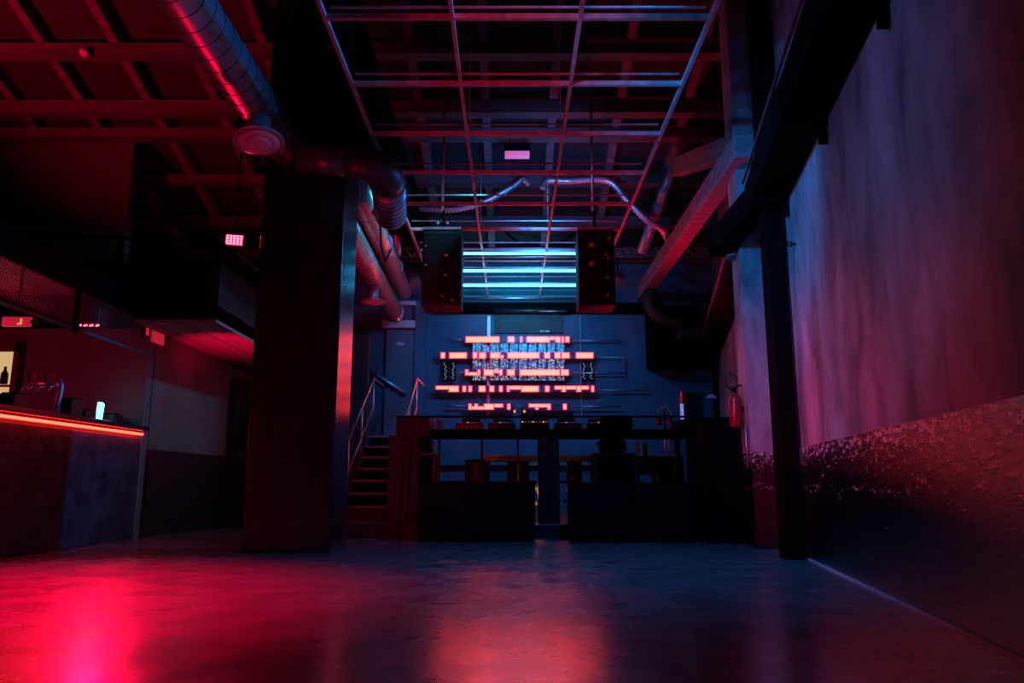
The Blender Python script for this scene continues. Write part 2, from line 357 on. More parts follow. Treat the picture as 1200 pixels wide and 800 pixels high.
# black steel beam running over the pillar and a second one by the right wall
struct('trim_3', MB().box(-1.85, -1.35, -3, 13, 4.35, 4.75), M_beam, label='black steel beam running over the pillar')
struct('trim_4', MB().box(-1.40, -1.30, 3, 12.9, 4.10, 4.35), M_beam)
# pillar
struct('pillar_1', MB().box(-2.37, -1.59, 6.87, 7.48, 0, 5.9), M_pillar, bevel=.012, label='big square black pillar standing on the dance floor')
# mezzanine
struct('balcony_floor', MB().box(-8.1, -3.35, 8.1, 12.3, 2.36, 2.62), M_beam, label='black balcony deck above the left passage')
struct('trim_7', MB().box(-8.1, -3.30, 8.08, 8.16, 2.50, 2.98), M_matte, label='solid black front parapet of the balcony')  # blacker than the side parapet: the front's shade is put into its colour
struct('trim_5', MB().box(-3.30, -3.20, 8.08, 12.3, 2.50, 2.98), M_pillar, label='solid black balcony parapet')
sf = MB()
for i in range(5): sf.box(-4.12+i*.18, -4.12+i*.18+.168, 8.14, 12.25, 2.325+.006*(i % 2), 2.36)
struct('ceiling_passage', sf, M_soffit, label='boarded soffit under the balcony')
struct('balcony_floor_bar', MB().box(-8.1, -4.16, 2.5, 8.08, 2.62, 2.68), M_soffit, label='low deck over the bar')
struct('trim_6', MB().box(-4.16, -4.10, 2.5, 8.10, 2.40, 2.66), M_matte, label='dark fascia board over the bar')
# platform
struct('floor_platform', MB().prism([(-2.3, 8.75), (wallX(8.75)-.01, 8.75), (wallX(13)-.01, 12.99), (-2.3, 12.99)], 0, .15), M_dado, bevel=.01, label='low dark platform under the booth')
# timber post (black) at the right wall
struct('pillar_2', MB().box(2.20, 2.345, 6.28, 6.48, 0, 6.2), M_beam, label='slim black post against the right wall')

# ================================================================== right wall tray, pipes
W = lambda Y, off: Vector((wallX(Y)-off, Y, 0))
t = thing('cable_tray', 'long black cable tray running high along the stained right wall', 'cable tray', (wallX(5), 5, 3.0))
MB().beam(W(0, .16)+Vector((0, 0, 3.1)), W(6.45, .16)+Vector((0, 0, 3.1)), .30, .26).build('tray', M_beam, t, bevel=.01)
MB().beam((2.22, 6.35, 3.1), (2.12, 7.55, 3.0), .22, .24).build('tray_end', M_beam, t, bevel=.01)
MB().beam(W(0, .33)+Vector((0, 0, 3.24)), W(6.45, .33)+Vector((0, 0, 3.24)), .02, .02).build('edge_strip', M_steel, t)
for Y in (3.4, 4.7, 6.1):
    MB().beam(W(Y, .30)+Vector((0, 0, 2.95)), W(Y, .0)+Vector((0, 0, 2.95)), .05, .05).beam(W(Y, .04)+Vector((0, 0, 2.98)), W(Y, .04)+Vector((0, 0, 2.80)), .05, .03).build('bracket', M_beam, t)
t = thing('cable_tray', 'shorter black tray behind the pier, sloping down in view with a pale upper edge', 'cable tray', (wallX(10), 10, 2.8))
MB().beam(W(7.85, .16)+Vector((0, 0, 3.02)), W(12.4, .16)+Vector((0, 0, 2.824)), .26, .24).build('tray', M_beam, t, bevel=.01)
MB().beam(W(7.85, .30)+Vector((0, 0, 3.145)), W(12.4, .30)+Vector((0, 0, 2.949)), .035, .02).build('edge_strip', M_steel, t)
for Y in (8.6, 10.0, 11.4):
    MB().beam(W(Y, .31)+Vector((0, 0, 3.16-(Y-7.85)*.043)), W(Y, .05)+Vector((0, 0, 3.16-(Y-7.85)*.043)), .04, .03).build('bracket', M_beam, t)
c = at(856, 297, 7.5)
t = thing('dome_camera', 'small round security camera hanging at the end of the black tray', 'camera', (c.x, c.y, c.z-.06))
MB().lathe([(.06, .12), (.06, .06), (.05, .03)], (c.x, c.y, c.z-.06)).build('housing', M_plate, t)
MB().lathe([(.052, .05), (.05, .02), (.035, -.01), (.01, -.025)], (c.x, c.y, c.z-.06)).build('dome', mat('smoked_dome', (.05, .05, .05), .08), t)
b = at(931, 286, 5.95); X = wallX(5.95)
tag(MB().tube([(X+.02, 5.95, b.z), (X-.05, 5.95, b.z)], .008, 8).tube([(X-.05+.02*math.cos(a), 5.95, b.z+.02*math.sin(a)) for a in [i*.5236 for i in range(13)]], .005, 6, caps=False).build('eye_bolt', M_beam),
    'tiny black eye bolt screwed into the stained wall plaster', 'bolt')
# corner pipe and conduit on back right
tag(MB().tube([(3.46, 12.9, .15), (3.46, 12.9, 3.9)], .045, 12).build('corner_pipe', M_beam), 'black vertical pipe in the corner behind the booth', 'pipe')
tag(MB().tube([at(1040*0+858, 340, 9.5), at(845, 372, 11.5)], .012, 8).build('conduit', M_steel), 'thin pale conduit rising beside the rear tray', 'conduit') if False else None

# big square timber running over the booth on the right
t = tag(MB().beam((2.28, 7.0, 3.86), (2.28, 13.0, 3.86), .20, .24).build('timber_beam', M_timber, bevel=.012), 'long square timber running back over the booth beside the right wall', 'beam')
p0 = at(872, 168, 7.6); p1 = at(794, 196, 10.2)
tag(MB().beam(p0, p1, .16, .26).build('timber_brace', M_timber, bevel=.01), 'rough scuffed timber brace above the long square timber', 'beam')
p0 = at(790, 192, 10.6); p1 = at(752, 296, 11.4)
t = thing('downpipe', 'slanting grey pipe dropping from the brace behind the truss', 'pipe', p1)
MB().tube([p0, p0.lerp(p1, .45)], .07, 16).build('upper_length', M_duct, t)
MB().tube([p0.lerp(p1, .44), p1], .085, 16).build('lower_length', M_duct, t)

# ================================================================== ducts
def elbow(a, b, c, n=8):
    a, b, c = Vector(a), Vector(b), Vector(c)
    return [(1-s)**2*a + 2*s*(1-s)*b + s*s*c for s in [i/n for i in range(n+1)]]
t = thing('spiral_duct', 'large spiral duct coming in over the bar and turning at the pillar top', 'duct', (-2.2, 5, 3.6))
P, R = spiral((-2.22, 1.5, 3.83), (-2.22, 6.1, 3.83), .185, .14); MB().tube(P, R, 32).build('long_run', M_duct, t); seam((-2.22, 1.5, 3.83), (-2.22, 6.1, 3.83), .185, t, .17)
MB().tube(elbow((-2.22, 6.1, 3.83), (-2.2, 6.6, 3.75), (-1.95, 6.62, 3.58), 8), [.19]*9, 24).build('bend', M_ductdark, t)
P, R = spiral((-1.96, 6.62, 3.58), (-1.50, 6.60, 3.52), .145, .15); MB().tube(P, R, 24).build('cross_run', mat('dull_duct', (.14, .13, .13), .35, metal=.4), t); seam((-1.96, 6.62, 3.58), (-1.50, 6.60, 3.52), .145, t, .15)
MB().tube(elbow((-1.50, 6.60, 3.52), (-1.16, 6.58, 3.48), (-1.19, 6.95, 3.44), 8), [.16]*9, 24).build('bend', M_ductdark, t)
P, R = spiral((-1.19, 6.95, 3.44), (-1.27, 7.62, 3.36), .165, .085, .008); MB().tube(P, R, 28).build('end_length', M_duct, t); seam((-1.19, 6.95, 3.44), (-1.27, 7.62, 3.36), .165, t, .085)
c = Vector((-1.36, 7.35, 3.30))
MB().obox(c, (.05, .16, .10), (0, .5, -.1)).build('maker_plate', M_plate, t, label='small pale plate riveted to the duct end')
def diffuser(c, r, label, axis=(0, 0, -1)):
    t = thing('air_diffuser', label, 'diffuser', c)
    MB().lathe([(r*.45, -.16), (r*.45, -.03), (r*.6, 0), (r, .035), (r*1.02, .05), (r*.94, .055)], c, axis, 36).build('flange', M_duct, t)
    MB().lathe([(r*.80, .05), (r*.82, .062), (r*.60, .066)], c, axis, 36).build('ring', M_plate, t)
    MB().lathe([(r*.48, .05), (r*.5, .075), (r*.30, .08), (r*.1, .09)], c, axis, 36).build('centre_disc', M_plate, t)
    return t
c = at(303, 159, 5.7); diffuser(c, .20, 'round pale air diffuser hanging below the big duct before the pillar', (0.08, -.15, -1))
# duct two, along the back left
t = thing('spiral_duct', 'lower spiral duct beyond the pillar with a flared outlet beneath it', 'duct', (-1.95, 10, 3.2))
P, R = spiral((-1.90, 7.6, 3.50), (-1.98, 12.4, 3.43), .15, .12, .008); MB().tube(P, R, 28).build('long_run', M_duct, t); seam((-1.90, 7.6, 3.50), (-1.98, 12.4, 3.43), .15, t, .11)
MB().tube([(-1.98, 12.4, 3.43), (-1.985, 12.6, 3.43)], [.165, .165], 24).build('end_collar', M_duct, t)
MB().lathe([(.07, 0), (.10, .02), (.10, .1), (.09, .14)], (-1.97, 12.45, 3.24)).build('end_nozzle', M_chrome, t)
c = at(437, 350, 10.3); diffuser(c, .17, 'flared round diffuser under the lower duct beyond the pillar')
t = thing('round_duct', 'smooth red-lit duct running above the lower spiral duct', 'duct', (-1.8, 10, 3.7))
MB().tube([(-1.72, 7.6, 3.86), (-1.84, 12.6, 3.80)], .135, 24).build('long_run', M_duct, t)
for Y in (8.8, 10.0, 11.2): MB().tube([(-1.745-.024*(Y-8.6)/1, Y, 3.84), (-1.745-.024*(Y-8.6), Y+.06, 3.84)], .147, 24).build('joint_ring', M_duct, t)
tag(MB().tube([at(462, 228, 11.3), at(464, 300, 11.3)], .08, 16).build('drop_pipe', M_duct), 'short upright pipe hanging beyond the red-lit ducts', 'pipe')
# round pipe parallel to the big duct
tag(MB().tube([(-1.95, 3.2, 4.62), (-1.95, 6.8, 4.62)], .03, 12).build('conduit', M_grid), 'thin straight pipe high up between big duct and black beam', 'pipe')
# flexible corrugated ducts above the grid
def flex(name, pts, r, label, m=M_flex, seg=.035):
    P = []; pts = [Vector(p) for p in pts]
    n = len(pts); fine = []
    for i in range(n-1):
        a = pts[max(i-1, 0)]; b = pts[i]; c2 = pts[i+1]; e = pts[min(i+2, n-1)]
        k = max(4, int((c2-b).length/.028))
        for j in range(k):
            s = j/k; fine.append(.5*((2*b)+(c2-a)*s+(2*a-5*b+4*c2-e)*s*s+(3*b-a-3*c2+e)*s**3))
    fine.append(pts[-1]); out = []; acc = 0; R = []
    for i, p in enumerate(fine):
        out.append(p); R.append(r*(1.0 if i % 2 else 1.45))
    return tag(MB().tube(out, R, 14).build(name, m), label, 'duct')
flex('flexible_duct', [at(470, 242, 10.6), at(500, 245, 10.6), at(535, 245, 10.6), at(568, 236, 10.6), at(600, 219, 10.6), at(613, 210, 10.6), at(620, 216, 10.7)], .034, 'thin corrugated hose sagging leftwards above the lit tubes')
flex('flexible_duct', [at(636, 221, 10.6), at(642, 212, 10.6), at(665, 212, 10.6), at(712, 212, 10.6), at(735, 235, 10.6), at(760, 259, 10.6), at(775, 268, 10.6), at(783, 280, 10.7)], .040, 'corrugated hose running right then dropping towards the long timber')
flex('flexible_duct', [at(762, 342, 12.2), at(762, 358, 12.2), at(775, 372, 12.2), at(800, 380, 12.2)], .085, 'fat dark corrugated hose curling into the black unit on the back wall', M_rubber)
tag(MB().box(*(lambda a, b: (a.x, b.x, 12.1, 12.48, b.z, a.z))(at(796, 384, 12.1), at(824, 396, 12.1))).build('air_unit', M_black, bevel=.02), 'black air unit where the fat hose ends', 'air unit')
a = at(761, 358, 12.5); b = at(835, 428, 12.5)
tag(MB().box(a.x, b.x, 12.5, 12.98, b.z, a.z).build('wall_box', M_matte, bevel=.01), 'large matte black box mounted high right of the pixel bars', 'box')
# dark rectangular trunk across the back
a = at(604, 196, 11.2); b = at(735, 208, 11.2)
t = thing('duct_trunk', 'dark rounded air trunk lying across above the lit tubes', 'duct', ((a.x+b.x)/2, 11.3, b.z))
MB().tube([(a.x, 11.3, (a.z+b.z)/2), (a.x+.2, 11.3, a.z+.02), (b.x-.3, 11.3, a.z+.02), (b.x, 11.3, b.z)], .16, 20).build('trunk', M_black, t)

# ================================================================== hanging metal grid
GH, U = 3.80, 3.20
Ys = [U*(1.506 + .2825*i) for i in range(-2, 10)]
Xs = [-.262*U-.05*0, 0, 0, 0]
cellw = .2813*U
x_c = ((530-600)+(681-600))/2*0
# x of the four long bars from the photograph's crossings with the bar at v=20 (depth 1.506*U)
Xs = [ (u-600)/FPX * (GH-CAMZ)/.6011 for u in (381, 530, 680, 833) ]
t = thing('hanging_grid', 'hanging square grid of thin metal bars over the dance floor', 'grid', (0, 9, GH))
for i, X in enumerate(Xs):
    ye = 9.35 if i in (0, 3) else Ys[-1]
    MB().box(X-.014, X+.014, 0.5, ye if i not in (0, 3) else Ys[-1], GH-.02, GH+.02).build('long_bar', M_grid, t)
for Y in Ys:
    MB().box(Xs[0], Xs[3], Y-.016, Y+.016, GH-.019, GH+.019).build('cross_bar', M_grid, t)
    MB().box(Xs[0], Xs[3], Y+.10, Y+.115, GH+.14, GH+.155).build('tie_rod', M_grid, t)
for X in (Xs[1], Xs[2]):
    for Y in (7.0, 9.7, 12.0):
        MB().tube([(X, Y, GH), (X, Y, roofz(Y)-.1)], .004, 6).build('hanger_wire', M_steel, t)
# hanger rods seen above the speakers
for (u, nm) in ((521, 'left'), (692, 'right')):
    p = at(u, 180, 9.3)
    tag(MB().tube([(p.x, 9.15, 3.98), (p.x, 9.15, roofz(9.15)-.05)], .018, 8).build('hanging_rod', M_steel),
        'grey rod from the roof to the %s hanging speaker' % nm, 'rod')

# tubes of light under the last grid bars
for (v, lab, dim) in ((297, 'highest cyan light tube between the hanging speakers', 0), (317.3, 'middle cyan light tube between the hanging speakers', 0), (334.3, 'lowest cyan light tube between the hanging speakers', 0)):
    Y = (3.73-CAMZ)/(ray(0, v).z/ray(0, v).y)
    z = 3.73
    t = thing('light_tube', lab, 'lamp', (.1, Y, z), 'cyan light tubes under the grid')
    r = .020 if v != 297 else .017
    MB().tube([(-1.05, Y, z), (1.10, Y, z)], r, 12).build('tube', E_tube, t)
    MB().box(-1.05, 1.10, Y-.012, Y+.012, z+r, z+.05).build('batten', M_steel, t)
    for x in (-1.07, 1.10): MB().box(x, x+.02, Y-.022, Y+.022, z-.025, z+.04).build('end_cap', M_plate, t)
Y = (3.73-CAMZ)/(ray(0, 349).z/ray(0, 349).y)
tag(MB().tube([(-1.05, Y, 3.73), (1.1, Y, 3.73)], .018, 10).build('crossbar', M_steel), 'unlit steel bar under the lowest light tube', 'bar')

# lighting truss
t = thing('lighting_truss', 'flat metal lighting truss crossing behind the hanging speakers', 'truss', (.3, 11.6, 4.05))
za, zb = at(600, 293, 11.6).z, at(600, 303, 11.6).z
for (yy, zz) in ((11.5, za), (11.5, zb), (11.72, zb)): MB().tube([(-2.3, yy, zz), (3.1, yy, zz)], .016, 8).build('chord', M_steel, t)
lc = MB(); n = 44
for i in range(n):
    xa = -2.3 + 5.4*i/n; xb = -2.3 + 5.4*(i+1)/n
    lc.tube([(xa, 11.5, za if i % 2 else zb), (xb, 11.5, zb if i % 2 else za)], .008, 5)
lc.build('lacing', M_steel, t)
for X in (-2.0, 2.8): tag(MB().tube([(X, 11.6, za), (X, 11.6, roofz(11.6)-.1)], .012, 8).build('truss_hanger', M_steel), 'thin rod holding the %s end of the truss' % ('stair' if X < 0 else 'right wall'), 'rod')
def par(u, v, Y, label, aim):
    c = at(u, v, Y); t = thing('stage_lamp', label, 'lamp', c)
    MB().lathe([(.05, -.12), (.075, -.10), (.08, .08), (.085, .10)], c, aim, 20).build('can', M_steel, t)
    MB().lathe([(.07, .085), (.05, .095)], c, aim, 20).build('lens', M_glass, t)
    MB().tube([c+Vector((-.1, 0, 0)), c+Vector((-.1, 0, .14)), c+Vector((.1, 0, .14)), c+Vector((.1, 0, 0))], .008, 6).build('yoke', M_beam, t)
    MB().tube([c+Vector((0, 0, .14)), Vector((c.x, 11.5, zb+.02))], .012, 6).build('clamp', M_beam, t)
par(486, 328, 11.5, 'silver stage lamp clamped on the truss left of the speakers', (.2, -.6, -.8))
par(724, 326, 11.5, 'silver stage lamp clamped on the truss right of the speakers', (-.2, -.6, -.8))
# large hoop behind the tubes
cc = at(633, 238, 12.4); rr = 58/FPX*12.7*.95
tag(MB().tube([(cc.x+rr*math.cos(a), 12.4, cc.z+rr*math.sin(a)) for a in [i*math.pi/24 for i in range(49)]], .022, 8, caps=False).build('hoop', M_beam), 'big thin dark hoop hanging before the upper back wall', 'hoop')
c = at(606, 180, 9.8)
t = thing('emergency_light', 'pink-lit rectangular emergency light hanging from the grid', 'lamp', c)
MB().box(c.x-.17, c.x+.17, 9.8, 9.88, c.z-.045, c.z+.045).build('face', emat('pink_diffuser', (1.0, .05, .12), .5, (.4, .4, .4)), t, bevel=.008)
MB().box(c.x-.18, c.x+.18, 9.82, 9.92, c.z+.05, c.z+.17).build('housing', M_beam, t, bevel=.005)
for s in (-.1, .1): MB().tube([(c.x+s, 9.86, c.z+.17), (c.x+s, 9.86, roofz(9.86)-.2)], .005, 6).build('wire', M_beam, t)

# ================================================================== hanging speakers
def speaker(u0, u1, v0, v1, Y, D, label):
    a = at(u0, v0, Y); b = at(u1, v1, Y); t = thing('hanging_speaker', label, 'speaker', ((a.x+b.x)/2, Y+D/2, b.z), 'hanging speakers')
    MB().box(a.x, b.x, Y, Y+D, b.z, a.z).build('cabinet', M_cab, t, bevel=.015)
    MB().box(a.x+.02, b.x-.02, Y-.012, Y, b.z+.03, a.z-.09).build('grille', M_grille, t, bevel=.004)
    MB().box(a.x+.005, b.x-.005, Y-.02, Y+.01, a.z-.045, a.z-.015).build('flying_bar', M_steel, t, label='bright metal bar across the top')
    for k2 in range(2):
        MB().lathe([(.012, 0), (.02, .01), (.02, .03)], ((a.x+b.x)/2-.06+k2*.12, Y-.01, a.z+.02)).build('shackle', M_steel, t)
    for k2 in range(4):
        z = lerp(b.z+.18, a.z-.3, k2/3); MB().lathe([(.022, -.012), (.02, -.018)], (b.x-.10, Y, z), (0, -1, 0), 10).build('screw', M_red, t) if False else None
    MB().tube([((a.x+b.x)/2, Y+.15, a.z), ((a.x+b.x)/2, Y+.15, a.z+.27)], .014, 8).build('hook', M_beam, t)
    return t, a, b
spL, aL, bL = speaker(495.5, 540, 265, 358, 9.0, .42, 'black speaker hanging left of the lit tubes')
spR, aR, bR = speaker(677, 722, 265, 358, 9.0, .42, 'black speaker hanging right of the lit tubes, with red marks')
for (u, v, s) in ((693, 287, .028), (693, 309, .028), (714, 279, .016), (713, 303, .014), (710, 298, .012), (712, 325, .013), (712, 346, .014)):
    p = at(u, v, 8.985); MB().box(p.x-s, p.x+s, 8.975, 8.99, p.z-s, p.z+s).build('badge', mat('dull_red_badge', (.35, .05, .06), .5), spR)
for (u, v, s) in ((523, 299, .020), (522, 322, .018), (499, 310, .013), (499, 288, .012), (530, 352, .02), (519, 347, .014)):
    p = at(u, v, 8.985); MB().box(p.x-s, p.x+s, 8.975, 8.99, p.z-s*.6, p.z+s*.6).build('badge', mat('worn_grey_badge', (.25, .16, .16), .5), spL)

# ================================================================== back wall fittings
BW = 12.985
def wbox(u0, u1, v0, v1, Y0, Y1, m, name, label=None, parent=None, bevel=0):
    a = at(u0, v0, Y0); b = at(u1, v1, Y0)
    return MB().box(a.x, b.x, Y0, Y1, b.z, a.z).build(name, m, parent, label=label, bevel=bevel)
# lowered matt panel behind the artwork
tag(wbox(580, 660, 366, 390, 12.95, 12.99, M_backdark, 'wall_panel'), 'dark rectangular panel on the wall above the pixel bars', 'panel')
# projector screen case under the ledge
t = thing('roller_screen', 'rolled up projection screen case under the wall ledge', 'screen', at(620, 366, 12.8))
a = at(580, 361, 12.75); b = at(664, 365.5, 12.75)
MB().tube([(a.x, 12.8, (a.z+b.z)/2), (b.x, 12.8, (a.z+b.z)/2)], .045, 14).build('case', M_black, t)
MB().tube([(a.x+.75, 12.74, (a.z+b.z)/2-.02), (b.x, 12.74, (a.z+b.z)/2-.02)], .012, 8).build('weight_bar', M_steel, t)
# letters-like indicator marks (two short lit words)
t = thing('indicator_marks', 'two tiny pale lit marks on the dark panel', 'marks', at(638, 388, 12.94))
for (u0, u1) in ((633, 634.2), (634.8, 635.6), (636.6, 637.2), (639, 640.4), (640.9, 642), (642.4, 643.5)): wbox(u0, u1, 386.8, 388.6, 12.93, 12.955, E_small, 'mark', parent=t)
# light battens over the back wall
for (u0, u1, v0, v1, lab) in ((723, 756, 355.5, 361, 'pale metal box lamp on the ledge right of the speakers'), (447, 486, 375, 383.5, 'pale metal box lamp over the back door'), (459, 487, 352, 357, 'short pale metal ledge above the back door lamp')):
    o = wbox(u0, u1, v0, v1, 12.82, 12.98, M_plate, 'box_lamp', bevel=.01); tag(o, lab, 'lamp')
# vertical posts behind the art
for (u, v0, v1, lab, wd) in ((572.5, 370, 486, 'upright metal strip left behind the pixel bars', 3), (681, 370, 508, 'upright metal strip right behind the pixel bars', 3.2)):
    tag(wbox(u-wd/2, u+wd/2, v0, v1, 12.95, 12.98, M_steel, 'mounting_strip'), lab, 'strip')
t = thing('wire_frame', 'thin bent pipe frame on the wall right of the pixel bars', 'pipe', at(731, 430, 12.9))
pf = [at(696, 418.5, 12.9), at(731, 418.5, 12.9), at(731, 441, 12.9)]
MB().tube(pf, .013, 8).build('pipe', M_steel, t)
for (u0, u1, v, lab) in ((525, 546, 398, 'thin rail entering the topmost pixel bar from the left'), (667, 728, 399, 'thin rail running right from the topmost pixel bar'), (533, 546, 436, 'short rail entering the middle pixel bar'),
                      (667, 731, 437, 'thin rail running right from the middle pixel bar'), (697, 758, 457, 'thin rail running right from the widest pixel bar'), (522, 549, 475.5, 'thin rail entering the lowest pixel bar'), (669, 728, 476.3, 'thin rail running right from the lowest pixel bar'),
                      (603, 613, 475.5, 'short rail joining the two lowest pixel bars')):
    tag(MB().tube([at(u0, v, 12.88), at(u1, v, 12.88)], .014, 8).build('rail', M_steel), lab, 'rail')
tag(MB().tube([at(690, 474, 12.9), at(705, 468, 12.85), at(732, 454, 12.9)], .007, 6).build('cable', M_steel), 'thin cable slanting up right of the lowest pixel bar', 'cable')
tag(MB().tube([at(555, 457, 12.9), at(561, 467, 12.85), at(564, 472, 12.9)], .006, 6).build('cable', M_steel), 'thin cable slanting down left of the mounting strip', 'cable')
# pixel bars: (body ranges, vtop, vbot, segments (u0,u1,portion), label)
YB = 12.80
M_barbody = mat('violet_black_bar_housing', (.05, .045, .07), .4)
ROWS = [
 ([(545, 668)], 394.3, 401.0, [(545.8, 585, 'f'), (595.3, 602.5, 'f'), (609.8, 611.8, 'f'), (617.5, 644, 'f'), (644, 651, 't'), (651, 656.8, 'f'), (658, 661, 'f'), (662.5, 667.2, 'f')], 'topmost pixel bar, lit in white and red above the blue boards'),
 ([(514, 697)], 413.0, 419.6, [(516.6, 521.4, 'f'), (526.6, 546.8, 'f'), (554.2, 559, 'f'), (561.2, 569.4, 'f'), (574.6, 586.4, 'f'), (586.4, 590, 'b'), (594.8, 632, 'f'), (638, 644.5, 'f'), (650, 657, 'f'), (658, 667.4, 'f'), (675.2, 695.3, 'f')], 'second pixel bar from the top, long and split into eleven lit blocks'),
 ([(545, 668)], 433.0, 439.6, [(545.4, 548.6, 'f'), (548.6, 559.6, 'b'), (559.6, 562.6, 'f'), (567, 578.6, 'f'), (578.6, 585, 't'), (585, 588.6, 'f'), (594.4, 603, 'f'), (609.2, 656, 'f'), (657.2, 666.4, 'f')], 'middle pixel bar crossing the lower part of the boards'),
 ([(510, 698)], 452.2, 458.8, [(510.8, 526, 't'), (526, 537.4, 'f'), (542.2, 546, 'f'), (549.2, 552.8, 'f'), (561.2, 568.6, 'f'), (573.8, 579, 'f'), (585.2, 588.8, 'f'), (594.2, 597, 'f'), (597, 611, 't'), (611, 631.4, 'f'), (638.8, 643.6, 'f'), (650.2, 658.4, 't'), (658.4, 663, 'f'), (663, 675.5, 't'), (675.5, 681, 'f'), (681, 690, 't'), (692.8, 696.2, 'f')], 'widest pixel bar, just below the boards'),
 ([(547.5, 602)], 473.2, 479.6, [(549.2, 552.4, 'f'), (552.4, 556, 'b'), (556, 560, 'f'), (560, 567.4, 'b'), (567.4, 578.5, 'f'), (578.5, 589.4, 't'), (594.6, 598, 'f')], 'lowest pixel bar on the left, shaped like battlements'),
 ([(613, 669)], 473.2, 479.6, [(619.8, 645.2, 't'), (627.4, 631, 'f'), (641.6, 645.2, 'f'), (660, 664, 'f')], 'lowest pixel bar on the right, mostly unlit'),
]
for bodies, v0, v1, segs, lab in ROWS:
    c = at((bodies[0][0]+bodies[0][1])/2, v1, YB)
    t = thing('pixel_bar', lab, 'light bar', c, 'pixel light bars on the back wall')
    for (u0, u1) in bodies: wbox(u0, u1, v0-.4, v1+.4, YB, YB+.05, M_barbody, 'housing', parent=t, bevel=.006)
    h = v1-v0
    for (u0, u1, p) in segs:
        va, vb = (v0+.3, v1-.3) if p == 'f' else ((v0+.3, v0+h*.52) if p == 't' else (v0+h*.50, v1-.3))
        a = at(u0+.35, va, YB-.012); b = at(u1-.35, vb, YB-.012)
        n = max(1, round((u1-u0)/3.2)); wd = (b.x-a.x)/n
        lit = MB(); rim = MB()
        for i in range(n): lit.box(a.x+wd*i+.002, a.x+wd*(i+1)-.002, YB-.012, YB-.002, b.z, a.z)
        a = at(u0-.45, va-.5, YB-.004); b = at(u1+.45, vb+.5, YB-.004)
        rim.box(a.x, b.x, YB-.004, YB+.001, b.z, a.z)  # slab larger than its pixels, glowing as their bloom halo
        blk = rim.build('lit_block', E_halo, t); lit.build('bright_pixels', E_pix, blk)
    for uu in (lerp(bodies[0][0], bodies[0][1], .12), lerp(bodies[0][0], bodies[0][1], .88)):
        p = at(uu, (v0+v1)/2, YB+.05); MB().tube([p, (p.x, 12.99, p.z)], .012, 8).build('bracket', M_steel, t)
# boards carrying small LED chips
cols = [(553.6, 564), (564.8, 570.2), (574, 585), (585.8, 596), (596.8, 607), (607.8, 618.2), (619, 629.4), (630.2, 640.4), (641.2, 651.2), (652, 661.8)]
names = ['leftmost wide', 'narrow', 'third', 'fourth', 'fifth', 'sixth', 'seventh', 'eighth', 'ninth', 'rightmost']
YC = 12.88
for ci, ((u0, u1), nm) in enumerate(zip(cols, names)):
    a = at(u0, 400, YC); b = at(u1, 446, YC)
    t = thing('chip_board', '%s glittering circuit board column behind the pixel bars' % nm, 'circuit board', ((a.x+b.x)/2, YC, b.z), 'glittering boards behind the pixel bars')
    MB().box(a.x, b.x, YC, YC+.07, b.z, a.z).build('board', mat('blue_violet_circuit_board', (.07, .10, .24), .35, var=.4, scale=30), t)
    cy, pa, bl = MB(), MB(), MB()
    nx = max(3, round((u1-u0)/1.35)); nv = 34
    for i in range(nx):
        for j in range(nv):
            u = lerp(u0+.5, u1-.5, (i+.5)/nx); v = lerp(401, 445.4, (j+.5)/nv)
            if 411.3 < v < 413.6 or 431 < v < 433: pass
            q = random.random(); p = at(u+random.uniform(-.3, .3), v, YC-.008); s = random.uniform(.005, .0095); top = v < 412.5
            tgt = None
            if top: tgt = cy if q < .62 else (pa if q < .72 else None)
            else: tgt = pa if q < .30 else (cy if q < .36 else (bl if q < .62 else None))
            if tgt is not None: tgt.box(p.x-s, p.x+s, YC-.008, YC, p.z-s, p.z+s)
    cy.build('cyan_chips', E_cyanpix, t)['kind'] = 'stuff'; pa.build('pale_chips', E_palepix, t)['kind'] = 'stuff'
    if len(bl.bm.verts): bl.build('dim_chips', E_bluepix, t)['kind'] = 'stuff'
for (u0, u1, lab) in ((519, 524.5, 'outer bead strip at the left end of the middle row'), (528.5, 533.5, 'inner bead strip at the left end of the middle row'), (681.5, 687, 'inner bead strip at the right end of the middle row'), (690.5, 695, 'outer bead strip at the right end of the middle row')):
    t = thing('bead_strip', lab, 'light strip', at((u0+u1)/2, 445, YC), 'short upright bead strips')
    wbox(u0, u1, 424.5, 444.5, YC, 12.995, M_beam, 'backing', parent=t)
    bd = MB()
    for j in range(11):
        p = at(random.uniform(u0+1, u1-1), 425.5+j*1.8, YC-.01); bd.box(p.x-.012, p.x+.012, YC-.012, YC, p.z-.008, p.z+.008)
    bd.build('beads', emat('pale_beads', (.12, .35, .5), .55), t)
# door at the back with its sign
t = thing('door_2', 'grey back door at the head of the stairs', 'door', at(470, 512, 12.97)); t['kind'] = 'structure'
wbox(453, 487, 386, 514, 12.94, 12.985, mat('grey_door_paint', (.13, .15, .18), .5), 'door_leaf', parent=t, bevel=.005)
wbox(487, 496, 352, 514, 12.90, 12.985, M_backwall, 'door_frame', parent=t, bevel=.004)
wbox(465, 473.5, 401, 404.5, 12.925, 12.94, M_plate, 'door_sign', parent=t)
# skirting rail visible through the booth
tag(wbox(500, 760, 543, 545, 12.9, 12.98, M_steel, 'dado_rail'), 'thin pale rail along the back wall seen through the booth', 'rail')

